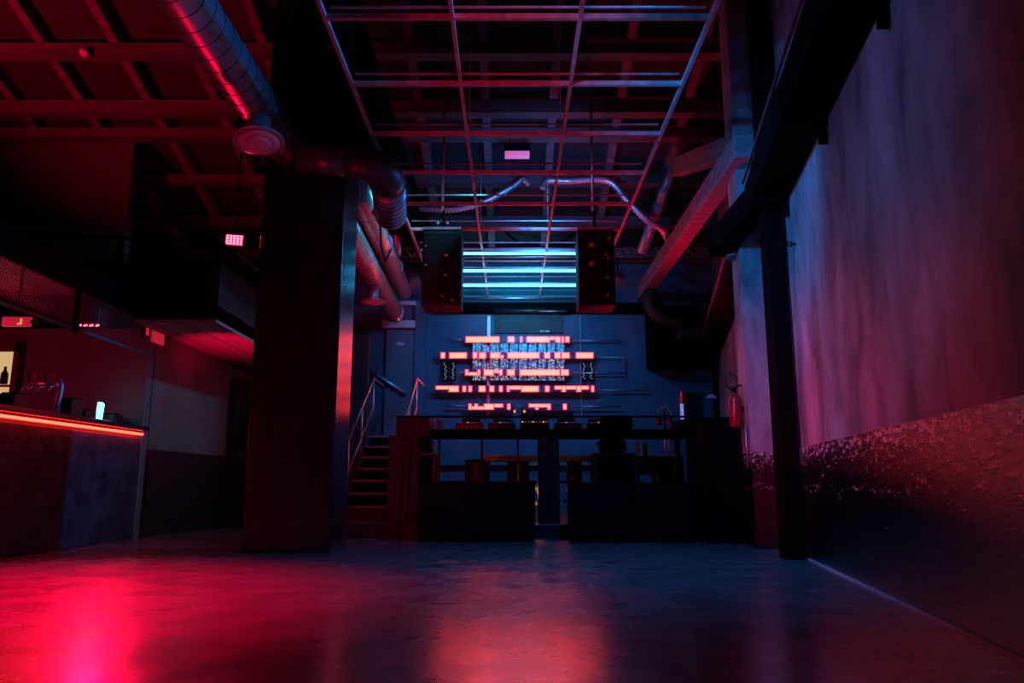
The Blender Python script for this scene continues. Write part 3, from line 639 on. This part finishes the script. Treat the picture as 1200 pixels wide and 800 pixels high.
# ================================================================== stairs with handrails
t = thing('staircase', 'narrow dark staircase with pale step edges left of the booth', 'stairs', (-1.85, 10.0, .15))
for i in range(7):
    y = 10.0 + i*.265; z = .15 + (i+1)*.165
    MB().box(-2.15, -1.52, y, 12.88 if i == 6 else y+.30, z-.165, z-.035).build('riser', M_matte if i else M_dado, t)
    MB().box(-2.16, -1.51, y-.02, 12.88 if i == 6 else y+.29, z-.035, z).build('tread', M_matte, t)
    MB().box(-2.16, -1.51, y-.026, y-.018, z-.03, z+.003).build('nosing', mat('worn_nosing', (.22, .23, .25), .5), t)
def rail(x, lab):
    h = thing('handrail', lab, 'handrail', (x, 10.0, .15), 'stair handrails')
    P0 = Vector((x, 9.95, 1.15)); P1 = Vector((x, 11.6, 2.18))
    MB().tube([P0, P1, P1+Vector((0, .9, 0))], .02, 10).build('top_rail', M_steel, h)
    MB().tube([P0-Vector((0, 0, .45)), P1-Vector((0, 0, .45))], .012, 8).build('mid_rail', M_steel, h)
    for f in (0, .5, 1): p = P0.lerp(P1, f); MB().tube([p, p-Vector((0, 0, .92))], .015, 8).build('post', M_steel, h)
rail(-2.12, 'steel handrail on the pillar side of the stairs'); rail(-1.46, 'steel handrail on the booth side of the stairs')
tag(MB().tube([at(421, 426, 12.9), at(476, 462, 12.9)], .035, 10).build('wall_rail', M_steel), 'thick wall-mounted handrail slanting down past the back door', 'handrail')

# ================================================================== booth
ZT0, ZT1 = 1.14, 1.21
t = thing('dj_booth', 'long black booth table with dark posts across the stage', 'table', (.4, 9.2, .15))
MB().box(-1.20, 2.42, 8.80, 9.62, ZT0, ZT1).build('table_top', M_matte, t, bevel=.008)
MB().box(-1.33, 2.12, 8.78, 8.80+.02, 1.342, 1.365).build('front_rim', M_beam, t)
MB().box(-1.33, -.95, 8.79, 8.90, 1.12, 1.345).build('corner_block', M_darkwood, t, bevel=.008)
for (u0, u1) in ((468, 481), (483, 489), (630, 655), (806, 818)):
    a = at(u0, 510, 8.86); b = at(u1, 510, 8.86); MB().box(a.x, b.x, 8.84, 8.84+min(.14, b.x-a.x), .15, ZT0+.005).build('leg', M_darkwood, t, bevel=.006)
for (x, y) in ((-1.14, 9.5), (2.04, 9.5), (.42, 9.5)): MB().box(x-.03, x+.03, y-.03, y+.03, .15, ZT0+.005).build('leg', M_darkwood, t, bevel=.004)
for z in (.42, .72): MB().box(.38, .46, 8.90, 9.5, z, z+.04).build('cross_rail', M_darkwood, t)
a = at(500, 510, 9.3)
for (u, lab) in ((515, 1), (565, 2), (607, 0)):
    p = at(u, 520, 9.45); MB().box(p.x-.012, p.x+.012, 9.42, 9.46, .15, ZT0+.005).build('thin_leg', M_darkwood, t)
# tapered wooden stand left of the booth
tag(MB().prism([(-1.37, 8.55), (-1.23, 8.55), (-1.23, 8.70), (-1.37, 8.70)], .0, 1.12).build('side_post', M_darkwood, bevel=.01), 'red-lit wooden post standing before the left booth corner', 'post')

# gear on the booth
def player(x, y, lab):
    g = thing('media_player', lab, 'player', (x, y, ZT1), 'players on the booth')
    MB().box(x-.16, x+.16, y-.2, y+.2, ZT1, ZT1+.085).build('body', M_black, g, bevel=.006)
    MB().lathe([(.10, 0), (.105, .008), (.10, .016), (.05, .018)], (x, y-.05, ZT1+.085), n=28).build('jog_wheel', M_steel, g)
    MB().obox((x, y+.15, ZT1+.115), (.22, .02, .09), (-.5, 0, 0)).build('display', mat('dark_display', (.02, .02, .03), .2), g)
    kb = MB()
    for i in range(6): kb.box(x-.14+i*.05, x-.12+i*.05, y-.206, y-.2, ZT1+.03, ZT1+.045)
    kb.build('button_row', mat('button_steel', (.5, .4, .45), .4), g)
    for i in range(3): MB().box(x-.10+i*.07, x-.085+i*.07, y-.19, y-.175, ZT1+.085, ZT1+.095).build('button', E_ember if i == 1 else M_steel, g)
player(-.50, 9.15, 'black media player at the left end of the booth gear'); player(-.12, 9.15, 'black media player left of the mixer'); player(.66, 9.15, 'black media player right of the mixer'); player(1.04, 9.15, 'black media player beside the moving head')
x, y = .27, 9.15
g = thing('dj_mixer', 'knob-covered mixer with warm glints at the booth centre', 'mixer', (x, y, ZT1))
MB().box(x-.17, x+.17, y-.2, y+.2, ZT1, ZT1+.09).build('body', M_black, g, bevel=.006)
MB().obox((x, y+.12, ZT1+.15), (.34, .03, .14), (-.7, 0, 0)).build('control_panel', M_black, g)
for i in range(8):
    for j in range(4):
        MB().lathe([(.010, 0), (.009, .018), (.006, .02)], (x-.145+i*.041, y+.03-j*.055, ZT1+.09), n=8).build('knob', M_chrome if (i+j) % 3 else E_ember, g)
for i in range(5):
    p = at(602+i*9, 488+(i % 2)*2, 9.25); 
    tag(MB().lathe([(.012, 0), (.014, .01), (.013, .05), (.006, .055)], (p.x-.12, 9.28, ZT1+.09+.0), n=10).build('indicator_stub', M_chrome), ('first', 'second', 'third', 'fourth', 'fifth')[i]+' small chrome stub from the left on the mixer panel', 'knob') if False else None
# two little amber lamps above the mixer
for (u, lab) in ((603, 'small amber lit gooseneck lamp left above the mixer'), (614.5, 'small amber lit gooseneck lamp right above the mixer')):
    p = at(u, 482, 9.35); q = thing('gooseneck_lamp', lab, 'lamp', (p.x, 9.35, ZT1), 'gooseneck lamps')
    MB().tube([(p.x-.02, 9.40, ZT1), (p.x-.03, 9.40, p.z+.03), (p.x-.01, 9.38, p.z+.05), (p.x, 9.35, p.z+.01)], .005, 6).build('neck', M_beam, q)
    MB().lathe([(.006, .02), (.016, 0), (.014, -.012)], (p.x, 9.35, p.z)).build('bulb', E_ember, q)
# glasses at the left end
for (u, lab) in ((505, 'drinking glass nearest the left booth corner'), (515.5, 'bright rimmed drinking glass beside the first player')):
    p = at(u, 505, 8.98); q = tag(MB().lathe([(.030, 0), (.036, .01), (.042, .11), (.040, .115), (.034, .02), (.0, .016)], (p.x, 8.98, ZT1), n=18).build('drinking_glass', M_glass), lab, 'glass', 'glasses on the booth')
# moving heads
def moving_head(c, s, lab, face=(-.5, -.8, .1)):
    q = thing('moving_head', lab, 'stage light', c)
    c = Vector(c)
    MB().box(c.x-.17*s, c.x+.17*s, c.y-.14*s, c.y+.14*s, c.z, c.z+.12*s).build('base', M_black, q, bevel=.02*s)
    MB().box(c.x-.19*s, c.x-.14*s, c.y-.06*s, c.y+.06*s, c.z+.12*s, c.z+.42*s).box(c.x+.14*s, c.x+.19*s, c.y-.06*s, c.y+.06*s, c.z+.12*s, c.z+.42*s).build('yoke', M_black, q, bevel=.01)
    f = Vector(face).normalized()
    MB().lathe([(.08*s, -.17*s), (.125*s, -.12*s), (.135*s, .10*s), (.12*s, .16*s), (.10*s, .165*s)], c+Vector((0, 0, .36*s)), f, 24).build('head', M_black, q)
    MB().lathe([(.10*s, .166*s), (.07*s, .178*s), (.02*s, .182*s)], c+Vector((0, 0, .36*s)), f, 24).build('lens', M_glass, q)
    return q
def crate(x0, x1, y0, y1, z0, z1, lab, cat='box', name='flight_case'):
    q = thing(name, lab, cat, ((x0+x1)/2, (y0+y1)/2, z0))
    MB().box(x0, x1, y0, y1, z0, z1).build('body', M_matte, q, bevel=.01)
    e = MB()
    for x in (x0, x1):
        for yy in (y0, y1): e.box(x-.012, x+.012, yy-.012, yy+.012, z0, z1)
    for z in (z1,):
        e.box(x0, x1, y0-.012, y0+.012, z-.024, z+.002).box(x0-.012, x0+.012, y0, y1, z-.024, z+.002)
    e.build('edge_trim', M_black, q)
    MB().box((x0+x1)/2-.05, (x0+x1)/2+.05, y0-.02, y0, (z0+z1)/2-.03, (z0+z1)/2+.03).build('catch', M_beam, q)
    return q
a = at(697, 531, 9.05); b = at(745, 600, 9.05)
crate(a.x, b.x, 9.0, 9.45, .15, a.z, 'black flight case carrying the right stage light behind the sub')
def wedge(x, y, z, wd, h, side, lab):
    q = thing('wedge_monitor', lab, 'speaker', (x, y, z), 'wedge monitors')
    bm = MB(); pr = [(-wd*.35, 0), (wd*.35, 0), (wd*.5, h*.75), (wd*.34, h), (-wd*.34, h), (-wd*.5, h*.75)]
    f = [bm.bm.verts.new((x+px, y-.12, z+pz)) for px, pz in pr]; g2 = [bm.bm.verts.new((x+px*.9, y+.12, z+pz*.95)) for px, pz in pr]
    bm.bm.faces.new(f); bm.bm.faces.new(g2[::-1])
    for i in range(6): bm.bm.faces.new((f[i], g2[i], g2[(i+1) % 6], f[(i+1) % 6]))
    bm.build('cabinet', M_matte, q, bevel=.008)
    MB().obox((x-side*wd*.44, y-.05, z+h*.55), (.012, .15, h*.42), (0, -.18*side, 0)).build('grille', mat('pinkish_grille', (.30, .16, .16), .5), q)
    MB().obox((x+side*wd*.40, y-.125, z+h*.25), (.05, .008, h*.3), (0, .4*side, 0)).build('badge', mat('green_badge', (.02, .12, .05), .5), q)
    return q
wedge((a.x+b.x)/2-.02, 9.2, a.z, .36, .17, 1, 'broad dark wedge monitor on the flight case under the booth top')
tag(wbox(703, 742, 489, 513, 8.74, 8.79, M_matte, 'hanging_plate', bevel=.01), 'flat black plate hung on the booth front before the stage light', 'plate')
a = at(490, 531, 9.05); b = at(508, 600, 9.05)
crate(a.x, b.x, 9.0, 9.35, .15, a.z, 'narrow black flight case behind the left booth legs')
# wedge monitor with pinkish grille on left case
p = at(499, 520, 9.1)
wedge(p.x, 9.16, a.z, .20, .16, -1, 'small angular wedge monitor on the narrow case at the left booth legs')
# subwoofers in front of the platform
def sub(u0, u1, v0, v1, lab, Y):
    a = at(u0, v0, Y); b = at(u1, v0, Y)
    q = thing('subwoofer', lab, 'speaker', ((a.x+b.x)/2, Y+.3, 0), 'subwoofers in front of the booth')
    MB().box(a.x, b.x, Y, Y+.58, 0.02, a.z).build('cabinet', M_matte, q, bevel=.018)
    n = 2; wd = (b.x-a.x)/n
    for i in range(n): MB().box(a.x+wd*i+.03, a.x+wd*(i+1)-.03, Y-.015, Y, .06, a.z-.05).build('grille', M_grille, q, bevel=.004)
    for x in (a.x+.08, b.x-.08):
        for yy in (Y+.08, Y+.5): MB().lathe([(.03, 0), (.03, .025)], (x, yy, 0)).build('foot', M_rubber, q)
sub(490, 627, 563.5, 632, 'black double subwoofer on the stair side of the booth front', 8.12)
sub(669, 812, 565, 635, 'black double subwoofer before the right half of the booth', 8.06)
# bench board, drums
a = at(566, 533, 10.6); b = at(703, 540, 10.6)
q = thing('bench', 'bare wood bench board glowing brown behind the booth', 'bench', ((a.x+b.x)/2, 10.75, .15))
MB().box(a.x, b.x, 10.6, 10.95, b.z, a.z).build('seat_board', M_wood, q, bevel=.004)
for x in (a.x+.06, (a.x+b.x)/2, b.x-.06): MB().box(x-.03, x+.03, 10.65, 10.9, .15, b.z).build('leg', M_darkwood, q)
for (u0, u1, v, lab) in ((545, 570, 538.5, 'dark drum-shaped stool at the left end of the bench'), (594.5, 620, 541, 'dark drum-shaped stool under the bench middle'), (664, 682, 541, 'dark drum-shaped stool right of the middle booth post')):
    a = at(u0, v, 10.2); b = at(u1, v, 10.2); r = (b.x-a.x)/2
    q = thing('drum_stool', lab, 'stool', ((a.x+b.x)/2, 10.2, .15), 'drum stools behind the booth')
    MB().lathe([(r*.92, 0), (r, .02), (r, a.z-.19), (r*.97, a.z-.18)], ((a.x+b.x)/2, 10.2, .15), n=28).build('body', M_black, q)
    MB().lathe([(r*1.03, 0), (r*1.03, .025), (r*.9, .03)], ((a.x+b.x)/2, 10.2, a.z-.03), n=28).build('top', M_beam, q)
# weights / white pieces on a low rack between the subs
q = thing('low_rack', 'low rack with pale end pieces between the two subwoofers', 'rack', (.46, 9.7, .15))
for z in (.36, .60): MB().box(.10, .86, 9.68, 9.74, z, z+.03).build('shelf', M_beam, q)
for x in (.10, .84): MB().box(x, x+.03, 9.66, 9.78, .15, .66).build('upright', M_beam, q)
for (u, v) in ((628.5, 572.5), (633, 572.5), (640, 572.5), (658.5, 573.5), (665.5, 573.5), (628.5, 589.5), (633, 589.5), (638.5, 589.5), (652.5, 589), (658.5, 589), (666, 589.5)):
    p = at(u, v, 9.64); s = .012 if u < 655 else .022; MB().box(p.x-s, p.x+s, 9.63, 9.67, p.z-.022, p.z+.022).build('end_piece', M_plate, q)
# bottles behind on a small shelf
a = at(744, 534, 9.6); b = at(771, 556, 9.6)
q = thing('side_shelf', 'small black shelf box carrying the two bottles', 'shelf', ((a.x+b.x)/2, 9.7, .15))
MB().box(a.x, b.x, 9.55, 9.85, b.z, a.z).build('body', M_black, q, bevel=.006)
MB().box(a.x+.02, a.x+.05, 9.6, 9.8, .15, b.z).box(b.x-.05, b.x-.02, 9.6, 9.8, .15, b.z).build('leg', M_black, q)
p = at(747, 530, 9.65)
q = thing('water_bottle', 'clear plastic bottle left on the small shelf box', 'bottle', (p.x, 9.65, a.z))
MB().lathe([(.03, 0), (.034, .01), (.034, .08), (.031, .085), (.034, .09), (.034, .14), (.013, .175), (.013, .19)], (p.x, 9.65, a.z), n=18).build('body', M_glass, q)
MB().lathe([(.015, 0), (.015, .02), (.012, .022)], (p.x, 9.65, a.z+.19), n=14).build('cap', M_plate, q)
p = at(756, 530, 9.7)
tag(MB().lathe([(.034, 0), (.036, .01), (.036, .15), (.030, .165), (.028, .17)], (p.x, 9.7, a.z), n=18).build('green_canister', M_glass_green), 'bright green cup-like canister beside the clear bottle', 'canister')
a = at(783, 533, 9.9); b = at(800, 533, 9.9)
q = thing('bin', 'purple-brown bin with two upright pale tubes behind the booth', 'bin', ((a.x+b.x)/2-.05, 10.0, .15))
MB().box(a.x-.14, b.x, 9.85, 10.1, .15, a.z-.02).build('body', M_darkwood, q, bevel=.01)
for u in (779.5, 783.5): p = at(u, 520, 9.97); MB().tube([(p.x, 9.97, a.z-.1), (p.x, 9.97, a.z+.22)], .010, 8).build('tube', M_steel, q)
# headlamp-like lamp and computer speaker on booth right
p = at(779, 494, 9.2)
q = thing('headphones', 'glossy headphones hanging on a stand near the right booth end', 'headphones', (p.x, 9.2, ZT1))
MB().tube([(p.x-.0, 9.2, ZT1), (p.x, 9.2, ZT1+.24)], .010, 8).build('stand', M_beam, q)
MB().tube([(p.x-.075, 9.2, ZT1+.15), (p.x-.07, 9.2, ZT1+.23), (p.x-.03, 9.2, ZT1+.29), (p.x+.03, 9.2, ZT1+.29), (p.x+.07, 9.2, ZT1+.23), (p.x+.075, 9.2, ZT1+.15)], .016, 10).build('headband', M_chrome, q)
for s in (-1, 1): MB().lathe([(.045, -.02), (.05, 0), (.045, .025)], (p.x+s*.07, 9.2, ZT1+.12), (s, -.3, 0), 18).build('ear_cup', M_red if s < 0 else M_black, q)
MB().lathe([(.06, 0), (.06, .012)], (p.x, 9.2, ZT1)).build('base', M_beam, q)
a = at(796, 460, 9.25); b = at(824, 489, 9.25)
q = thing('monitor_speaker', 'black studio monitor speaker at the right end of the booth', 'speaker', ((a.x+b.x)/2, 9.35, ZT1))
MB().box(a.x+.05, b.x, 9.2, 9.5, ZT1, a.z).build('cabinet', M_cab, q, bevel=.008)
MB().lathe([(.085, 0), (.08, .008), (.06, -.004), (.02, .006)], ((a.x+b.x)/2+.03, 9.2, ZT1+.13), (0, -1, 0), 24).build('woofer', M_rubber, q)
MB().lathe([(.03, 0), (.028, .006), (.008, .002)], ((a.x+b.x)/2+.03, 9.2, a.z-.10), (0, -1, 0), 18).build('tweeter', M_rubber, q)
q = thing('slim_display', 'slim upright violet-lit display against the monitor speaker', 'display', (a.x+.02, 9.12, ZT1))
MB().box(a.x-.005, a.x+.05, 9.10, 9.18, ZT1, a.z-.0).build('housing', M_red, q, bevel=.004)
e0 = at(797, 473, 9.095); e1 = at(801.5, 491, 9.095)
MB().box(e0.x, e1.x, 9.09, 9.10, max(ZT1+.02, e1.z), e0.z).build('screen', E_lav, q)
# right counter
a = at(816, 489, 7.95); b = at(890, 489, 7.95)
q = thing('side_counter', 'tall black counter closing the booth at the right pier', 'counter', (2.2, 8.2, 0))
MB().box(1.98, 2.54, 7.95, 8.74, 0, a.z-.03).build('body', M_matte, q, bevel=.008)
MB().box(1.94, 2.56, 7.92, 8.74, a.z-.03, a.z).build('top', M_matte, q, bevel=.004)
MB().box(2.0, 2.06, 7.935, 7.95, .05, a.z-.06).build('corner_strip', M_matte, q)
tag(MB().box(1.84, 2.14, 8.84, 9.06, ZT1, ZT1+.10).build('wood_box', M_darkwood, bevel=.01), 'low slatted wooden box by the monitor speaker', 'box')
p = at(826, 469, 9.8)
q = thing('desk_lamp', 'small pale desk lamp head behind the monitor speaker', 'lamp', (p.x+.08, 9.5, ZT1))
MB().tube([(p.x+.06, 9.55, ZT1), (p.x+.07, 9.55, p.z-.05), (p.x+.02, 9.55, p.z)], .008, 8).build('arm', M_beam, q)
MB().lathe([(.03, .05), (.07, .01), (.075, -.01), (.05, -.012)], (p.x+.02, 9.55, p.z)).build('shade', M_plate, q)
MB().lathe([(.06, 0), (.06, .015)], (p.x+.06, 9.55, ZT1)).build('base', M_beam, q)

# fire extinguisher on the left face of the pier
p = at(874, 500, 7.45); ex = 2.20; ez = p.z
q = thing('fire_extinguisher', 'red fire extinguisher hung on the side of the right pier', 'fire extinguisher', (ex, 7.5, ez))
MB().lathe([(.055, 0), (.062, .015), (.062, .27), (.05, .30), (.022, .325), (.02, .34)], (ex, 7.5, ez), n=24).build('cylinder', M_red, q)
MB().lathe([(.02, 0), (.02, .04), (.012, .05)], (ex, 7.5, ez+.335), n=12).build('valve', M_beam, q)
MB().obox((ex+.02, 7.5, ez+.40), (.11, .02, .018), (0, -.3, 0)).build('handle', M_rubber, q)
hp = [(ex, 7.49, ez+.36), (ex-.05, 7.46, ez+.37), (ex-.10, 7.45, ez+.42), (ex-.10, 7.45, ez+.49), (ex-.04, 7.45, ez+.53), (ex+.01, 7.45, ez+.49), (ex+.01, 7.45, ez+.42), (ex-.02, 7.45, ez+.38)]
MB().tube(hp, .010, 8).build('hose', M_rubber, q)
MB().box(ex+.04, ex+.075, 7.47, 7.53, ez+.15, ez+.20).build('wall_bracket', M_beam, q)
tag(MB().tube([(2.26, 7.40, ez+.02), (2.26, 7.40, .75)], .012, 8).build('conduit', M_steel), 'thin grey conduit below the fire extinguisher', 'pipe')

# ================================================================== bar
q = thing('bar_counter', 'long black bar counter glowing red under its lip', 'bar counter', (-4.3, 6, 0))
MB().box(-4.60, -4.14, 2.5, 8.55, 0, 1.10).build('front_panel', mat('dark_bar_front', (.06, .05, .055), .55, spec=.15, var=.5, scale=5, bump=.4, bscale=18), q, bevel=.01)
MB().box(-4.75, -4.06, 2.5, 8.58, 1.17, 1.22).build('counter_top', M_pillar, q, bevel=.01)
MB().box(-4.14, -4.115, 2.5, 8.55, 1.125, 1.147).build('led_strip', E_strip, q, label='glowing strip light under the counter lip')
MB().box(-4.60, -4.15, 2.5, 8.55, 1.10, 1.17).build('sub_top', M_black, q)
CT = 1.22
# beer tap tower
p = at(66, 480, 7.0); x, y = p.x+.05, 7.0
x = -4.45; y = x/((66-600)/FPX)*ray(66, 480).y
q = thing('beer_tap_tower', 'curved chrome beer tap tower with several taps on the bar', 'beer tap', (x, y, CT))
MB().tube([(x, y, CT), (x+.005, y, CT+.15), (x+.02, y, CT+.30), (x-.01, y, CT+.37)], [.032, .028, .030, .045], 16).build('column', M_steel, q)
MB().lathe([(.06, 0), (.055, .012), (.035, .02)], (x, y, CT)).build('base_flange', M_steel, q)
MB().tube([(x+.02, y, CT+.33), (x-.12, y-.02, CT+.33), (x-.27, y-.04, CT+.34)], .028, 14).build('cross_arm', M_steel, q)
for i, dx in enumerate((.0, -.10, -.19, -.26)):
    MB().tube([(x+dx, y, CT+.32), (x+dx-.02, y-.10, CT+.30), (x+dx-.03, y-.12, CT+.22)], .011, 8).build('spout', M_steel, q)
    MB().tube([(x+dx, y-.06, CT+.34), (x+dx, y-.08, CT+.44)], [.010, .018], 10).build('tap_handle', M_black if i % 2 else M_red, q)
# things on the counter
def onbar(u, w_, h_, dep, X=-4.40):
    y = X/((u-600)/FPX)*ray(u, 490).y; return X, y
def boxy(u, wd, h, lab, name='napkin_box', m=None, cat='box'):
    X, y = onbar(u, 0, 0, 0); q = thing(name, lab, cat, (X, y, CT))
    MB().box(X-wd/2, X+wd/2, y-.1, y+.1, CT, CT+h).build('body', m or M_black, q, bevel=.006)
    MB().box(X-wd/2+.015, X+wd/2-.015, y-.08, y+.08, CT+h, CT+h+.012).build('lid', M_beam, q)
    return q
boxy(13, .14, .15, 'black box at the frame edge end of the bar, left of the taps')
boxy(82, .13, .20, 'taller black caddy just right of the beer taps', 'bar_caddy', cat='caddy')
boxy(96, .18, .11, 'low wide black box between the caddy and the lit menu')
boxy(131, .14, .12, 'black box right beside the lit menu stand')
X, y = onbar(142, 0, 0, 0); 
tag(MB().box(X-.08, X+.12, y-.1, y+.1, CT, CT+.05).build('drip_tray', M_black, bevel=.004), 'flat black tray at the far end of the bar', 'tray')
X, y = onbar(116, 0, 0, 0)
q = thing('menu_display', 'upright cyan lit panel standing on the far end of the bar', 'display', (X, y, CT))
MB().obox((X, y, CT+.12), (.05, .14, .24), (0, .06, .4)).build('case', M_black, q, bevel=.008)
n_ = Matrix.Rotation(.4, 3, 'Z')
MB().obox((X, y, CT+.125) + Vector((0, 0, 0)) if False else Vector((X, y, CT+.125))+n_ @ Vector((.0, -.072, 0)), (.05, .006, .20), (0, .06, .4)).build('panel', E_screen, q)
MB().obox(Vector((X, y, CT+.125))+n_ @ Vector((.028, 0, 0)), (.006, .10, .18), (0, .06, .4)).build('side_panel', E_screen, q)
for (u, lab) in ((21, 'small pale item left of the taps on the bar'), (45, 'tiny pale coaster stack under the taps')):
    cx_, y_ = onbar(u, 0, 0, 0); tag(MB().lathe([(.03, 0), (.032, .005), (.03, .02)], (cx_, y_, CT)).build('coaster', M_plate), lab, 'coaster')
# kitchen opening seen in the wall behind the bar
point('menu_glow', (X+.05, y+.16, CT+.2), .35, (.05, .5, 1.0), .04)
t = thing('window_1', 'bright serving hatch at the left frame edge behind the bar', 'window', at(0, 480, 8.58)); t['kind'] = 'structure'
a = at(-40, 412, 8.58); b = at(10, 486, 8.58)
MB().box(a.x, b.x, 8.585, 8.60, b.z, a.z).build('lit_interior', E_warm, t)
MB().box(b.x, b.x+.05, 8.55, 8.60, b.z-.05, a.z+.05).box(a.x, b.x+.05, 8.55, 8.60, a.z, a.z+.05).build('hatch_frame', M_leftwall, t)
MB().box(a.x, b.x-.01, 8.54, 8.585, at(0, 452, 8.56).z-.012, at(0, 452, 8.56).z+.012).build('hatch_shelf', M_plate, t)
jar = thing('jar', 'dark bottle silhouette inside the bright hatch', 'bottle', at(4, 451, 8.56))
jp = at(4, 451, 8.56); MB().lathe([(.035, 0), (.04, .02), (.038, .12), (.015, .16), (.015, .20)], (jp.x, 8.56, jp.z+.01)).build('glass', M_black, jar)
tag(wbox(17.5, 19.5, 400, 486, 8.56, 8.60, M_black, 'wall_batten'), 'thin black upright batten beside the bright hatch', 'batten')
# exit signs
def exit_sign(u0, u1, v0, v1, Y, lab):
    a = at(u0, v0, Y); b = at(u1, v1, Y); q = thing('exit_sign', lab, 'sign', ((a.x+b.x)/2, Y, b.z), 'exit signs')
    MB().box(a.x, b.x, Y, Y+.04, b.z, a.z).build('lightbox', E_sign, q, bevel=.004)
    cx, cz = (a.x+b.x)/2, (a.z+b.z)/2; h = (a.z-b.z)
    MB().box(cx-.003+.05, cx+.05+.008, Y-.006, Y, cz-h*.32, cz+h*.3).box(cx+.02, cx+.055, Y-.006, Y, cz-h*.32, cz-h*.2).build('pictogram', E_ember, q)
    MB().box(b.x, b.x+.05, Y+.01, Y+.05, b.z+.03, a.z-.03).box(cx-.01, cx+.01, Y+.01, Y+.03, a.z, 2.62).build('mount', M_black, q)
exit_sign(2.5, 34, 371, 382, 7.0, 'red-lit exit sign hung above the bar at the left frame edge')
x0_ = -4.12
def onleft(u, v):
    d = ray(u, v); return Vector((0, 0, CAMZ)) + d*(x0_/d.x)
a = onleft(168, 389); b = onleft(193, 395)
q = thing('exit_sign', 'red-lit exit sign with pictogram at the passage mouth', 'sign', (x0_, (a.y+b.y)/2, 2.1), 'exit signs')
ya, yb = a.y, b.y; ym = lerp(ya, yb, .38); zt, zb = onleft(180, 385).z, onleft(180, 400).z
MB().box(x0_-.03, x0_, ym, yb, zb, zt).build('lightbox', E_sign, q, bevel=.003)
MB().box(x0_-.03, x0_-.002, ya, ym-.01, zb, zt+.02).build('pictogram_box', M_black, q, bevel=.003)
MB().box(x0_-.002, x0_+.004, ya+.06, ya+.09, zb+.04, zt-.02).box(x0_-.002, x0_+.004, ym-.10, ym-.07, zb+.04, zt-.02).box(x0_-.002, x0_+.004, ya+.06, ym-.08, (zb+zt)/2-.01, (zb+zt)/2+.012).build('pictogram', E_sign, q)
# wire mesh valance over the bar
q = thing('mesh_screen', 'wire mesh screen hanging from the deck edge above the bar', 'screen', (-4.12, 5.5, 2.03))
ms = MB(); y = 2.6
while y < 8.58:
    ms.tube([(-4.12, y, 2.03), (-4.12, min(y+.38, 8.6), 2.03+min(.38, 8.6-y))], .0018, 3, caps=False, smooth=False)
    ms.tube([(-4.12, y, 2.41), (-4.12, min(y+.38, 8.6), 2.41-min(.38, 8.6-y))], .0018, 3, caps=False, smooth=False); y += .045
ms.build('mesh', M_steel, q)
MB().box(-4.135, -4.105, 2.5, 8.58, 2.015, 2.04).build('bottom_rail', mat('dull_iron', (.10, .10, .10), .7), q)
for Y in (3.2, 5.0, 7.02): MB().box(-4.145, -4.095, Y-.025, Y+.025, 2.0, 2.62).build('post', M_beam, q)
# lamp hanging over the bar
p = at(108, 382, 7.6)
q = thing('bar_lamp', 'small square hanging lamp with glowing beads over the bar', 'lamp', (p.x, 7.6, p.z))
MB().prism([(p.x-.10, 7.52), (p.x+.10, 7.52), (p.x+.10, 7.70), (p.x-.10, 7.70)], p.z+.01, p.z+.19).build('shade', M_dado, q, bevel=.01)
be = MB()
for i in range(7): be.lathe([(.006, -.008), (.012, 0), (.006, .008)], (p.x-.09+i*.03, 7.55+.02*(i % 2), p.z-.002), n=8)
be.build('beads', E_par, q)
MB().tube([(p.x, 7.6, p.z+.19), (p.x, 7.6, 2.62)], .006, 6).build('cord', M_black, q)
# balcony railing
q = thing('balcony_railing', 'thin black metal railing on top of the balcony parapet', 'railing', (-4.2, 8.12, 2.98))
MB().tube([(-5.6, 8.12, 3.31), (-3.27, 8.12, 3.26), (-3.27, 11.9, 3.26)], .020, 8).build('top_rail', M_beam, q)
MB().tube([(-3.27, 8.14, 3.285), (-3.27, 11.9, 3.285)], .006, 6).build('edge_strip', M_steel, q)
for (x, y) in ((-5.15, 8.12), (-4.35, 8.12), (-3.27, 8.12), (-3.27, 9.4), (-3.27, 10.7), (-3.27, 11.9)): MB().box(x-.022, x+.022, y-.022, y+.022, 2.97, 3.27).build('post', M_beam, q)
# red par over the balcony
p = at(274.5, 281, 9.0)
q = thing('led_par', 'bright red LED lamp block above the balcony railing', 'lamp', p)
R3 = Matrix.Rotation(.25, 3, 'Z') @ Matrix.Rotation(-.3, 3, 'X')
def loc3(x, y, z): return Vector(p) + R3 @ Vector((x, y, z))
MB().obox(loc3(0, .06, 0), (.24, .10, .18), R3).build('housing', M_black, q, bevel=.01)
pl = MB()
for i in range(5):
    for j in range(4): pl.obox(loc3(-.08+i*.04, .004, -.055+j*.037), (.028, .012, .026), R3)
pl.build('leds', E_par, q)
MB().obox(loc3(0, .008, 0), (.21, .01, .155), R3).build('lens_plate', E_parglow, q)
MB().tube([loc3(-.13, .06, 0), loc3(-.13, .06, .16), loc3(.13, .06, .16), loc3(.13, .06, 0)], .008, 6).build('yoke', M_beam, q)
tag(MB().tube([loc3(0, .06, .16), (loc3(0, .06, .16).x, loc3(0, .06, .16).y, roofz(9.1)-.05)], .012, 6).build('hanging_rod', M_beam), 'rod holding the bright red lamp block from the roof', 'rod')
spot('led_par_light', loc3(0, -.06, 0), (-1.0, 3.0, 0.2), 45, RED, 100, .9, .08)
p = at(98, 60, 8.45)
tag(MB().lathe([(.03, 0), (.05, .02), (.05, .10), (.03, .13)], p, (.5, -.6, -.6), 14).build('spot_lamp', M_plate), 'tiny pale fitting on the roof beam far left', 'lamp')
# cable bundle at the duct end
tag(MB().tube([(-1.42, 7.52, 4.10), (-1.40, 7.60, 3.6), (-1.38, 7.72, 3.05), (-1.36, 7.9, 2.95), (-1.37, 8.3, 3.2)], .012, 8).build('cable_bundle', M_rubber), 'loose black cables hanging beside the pillar top', 'cable')
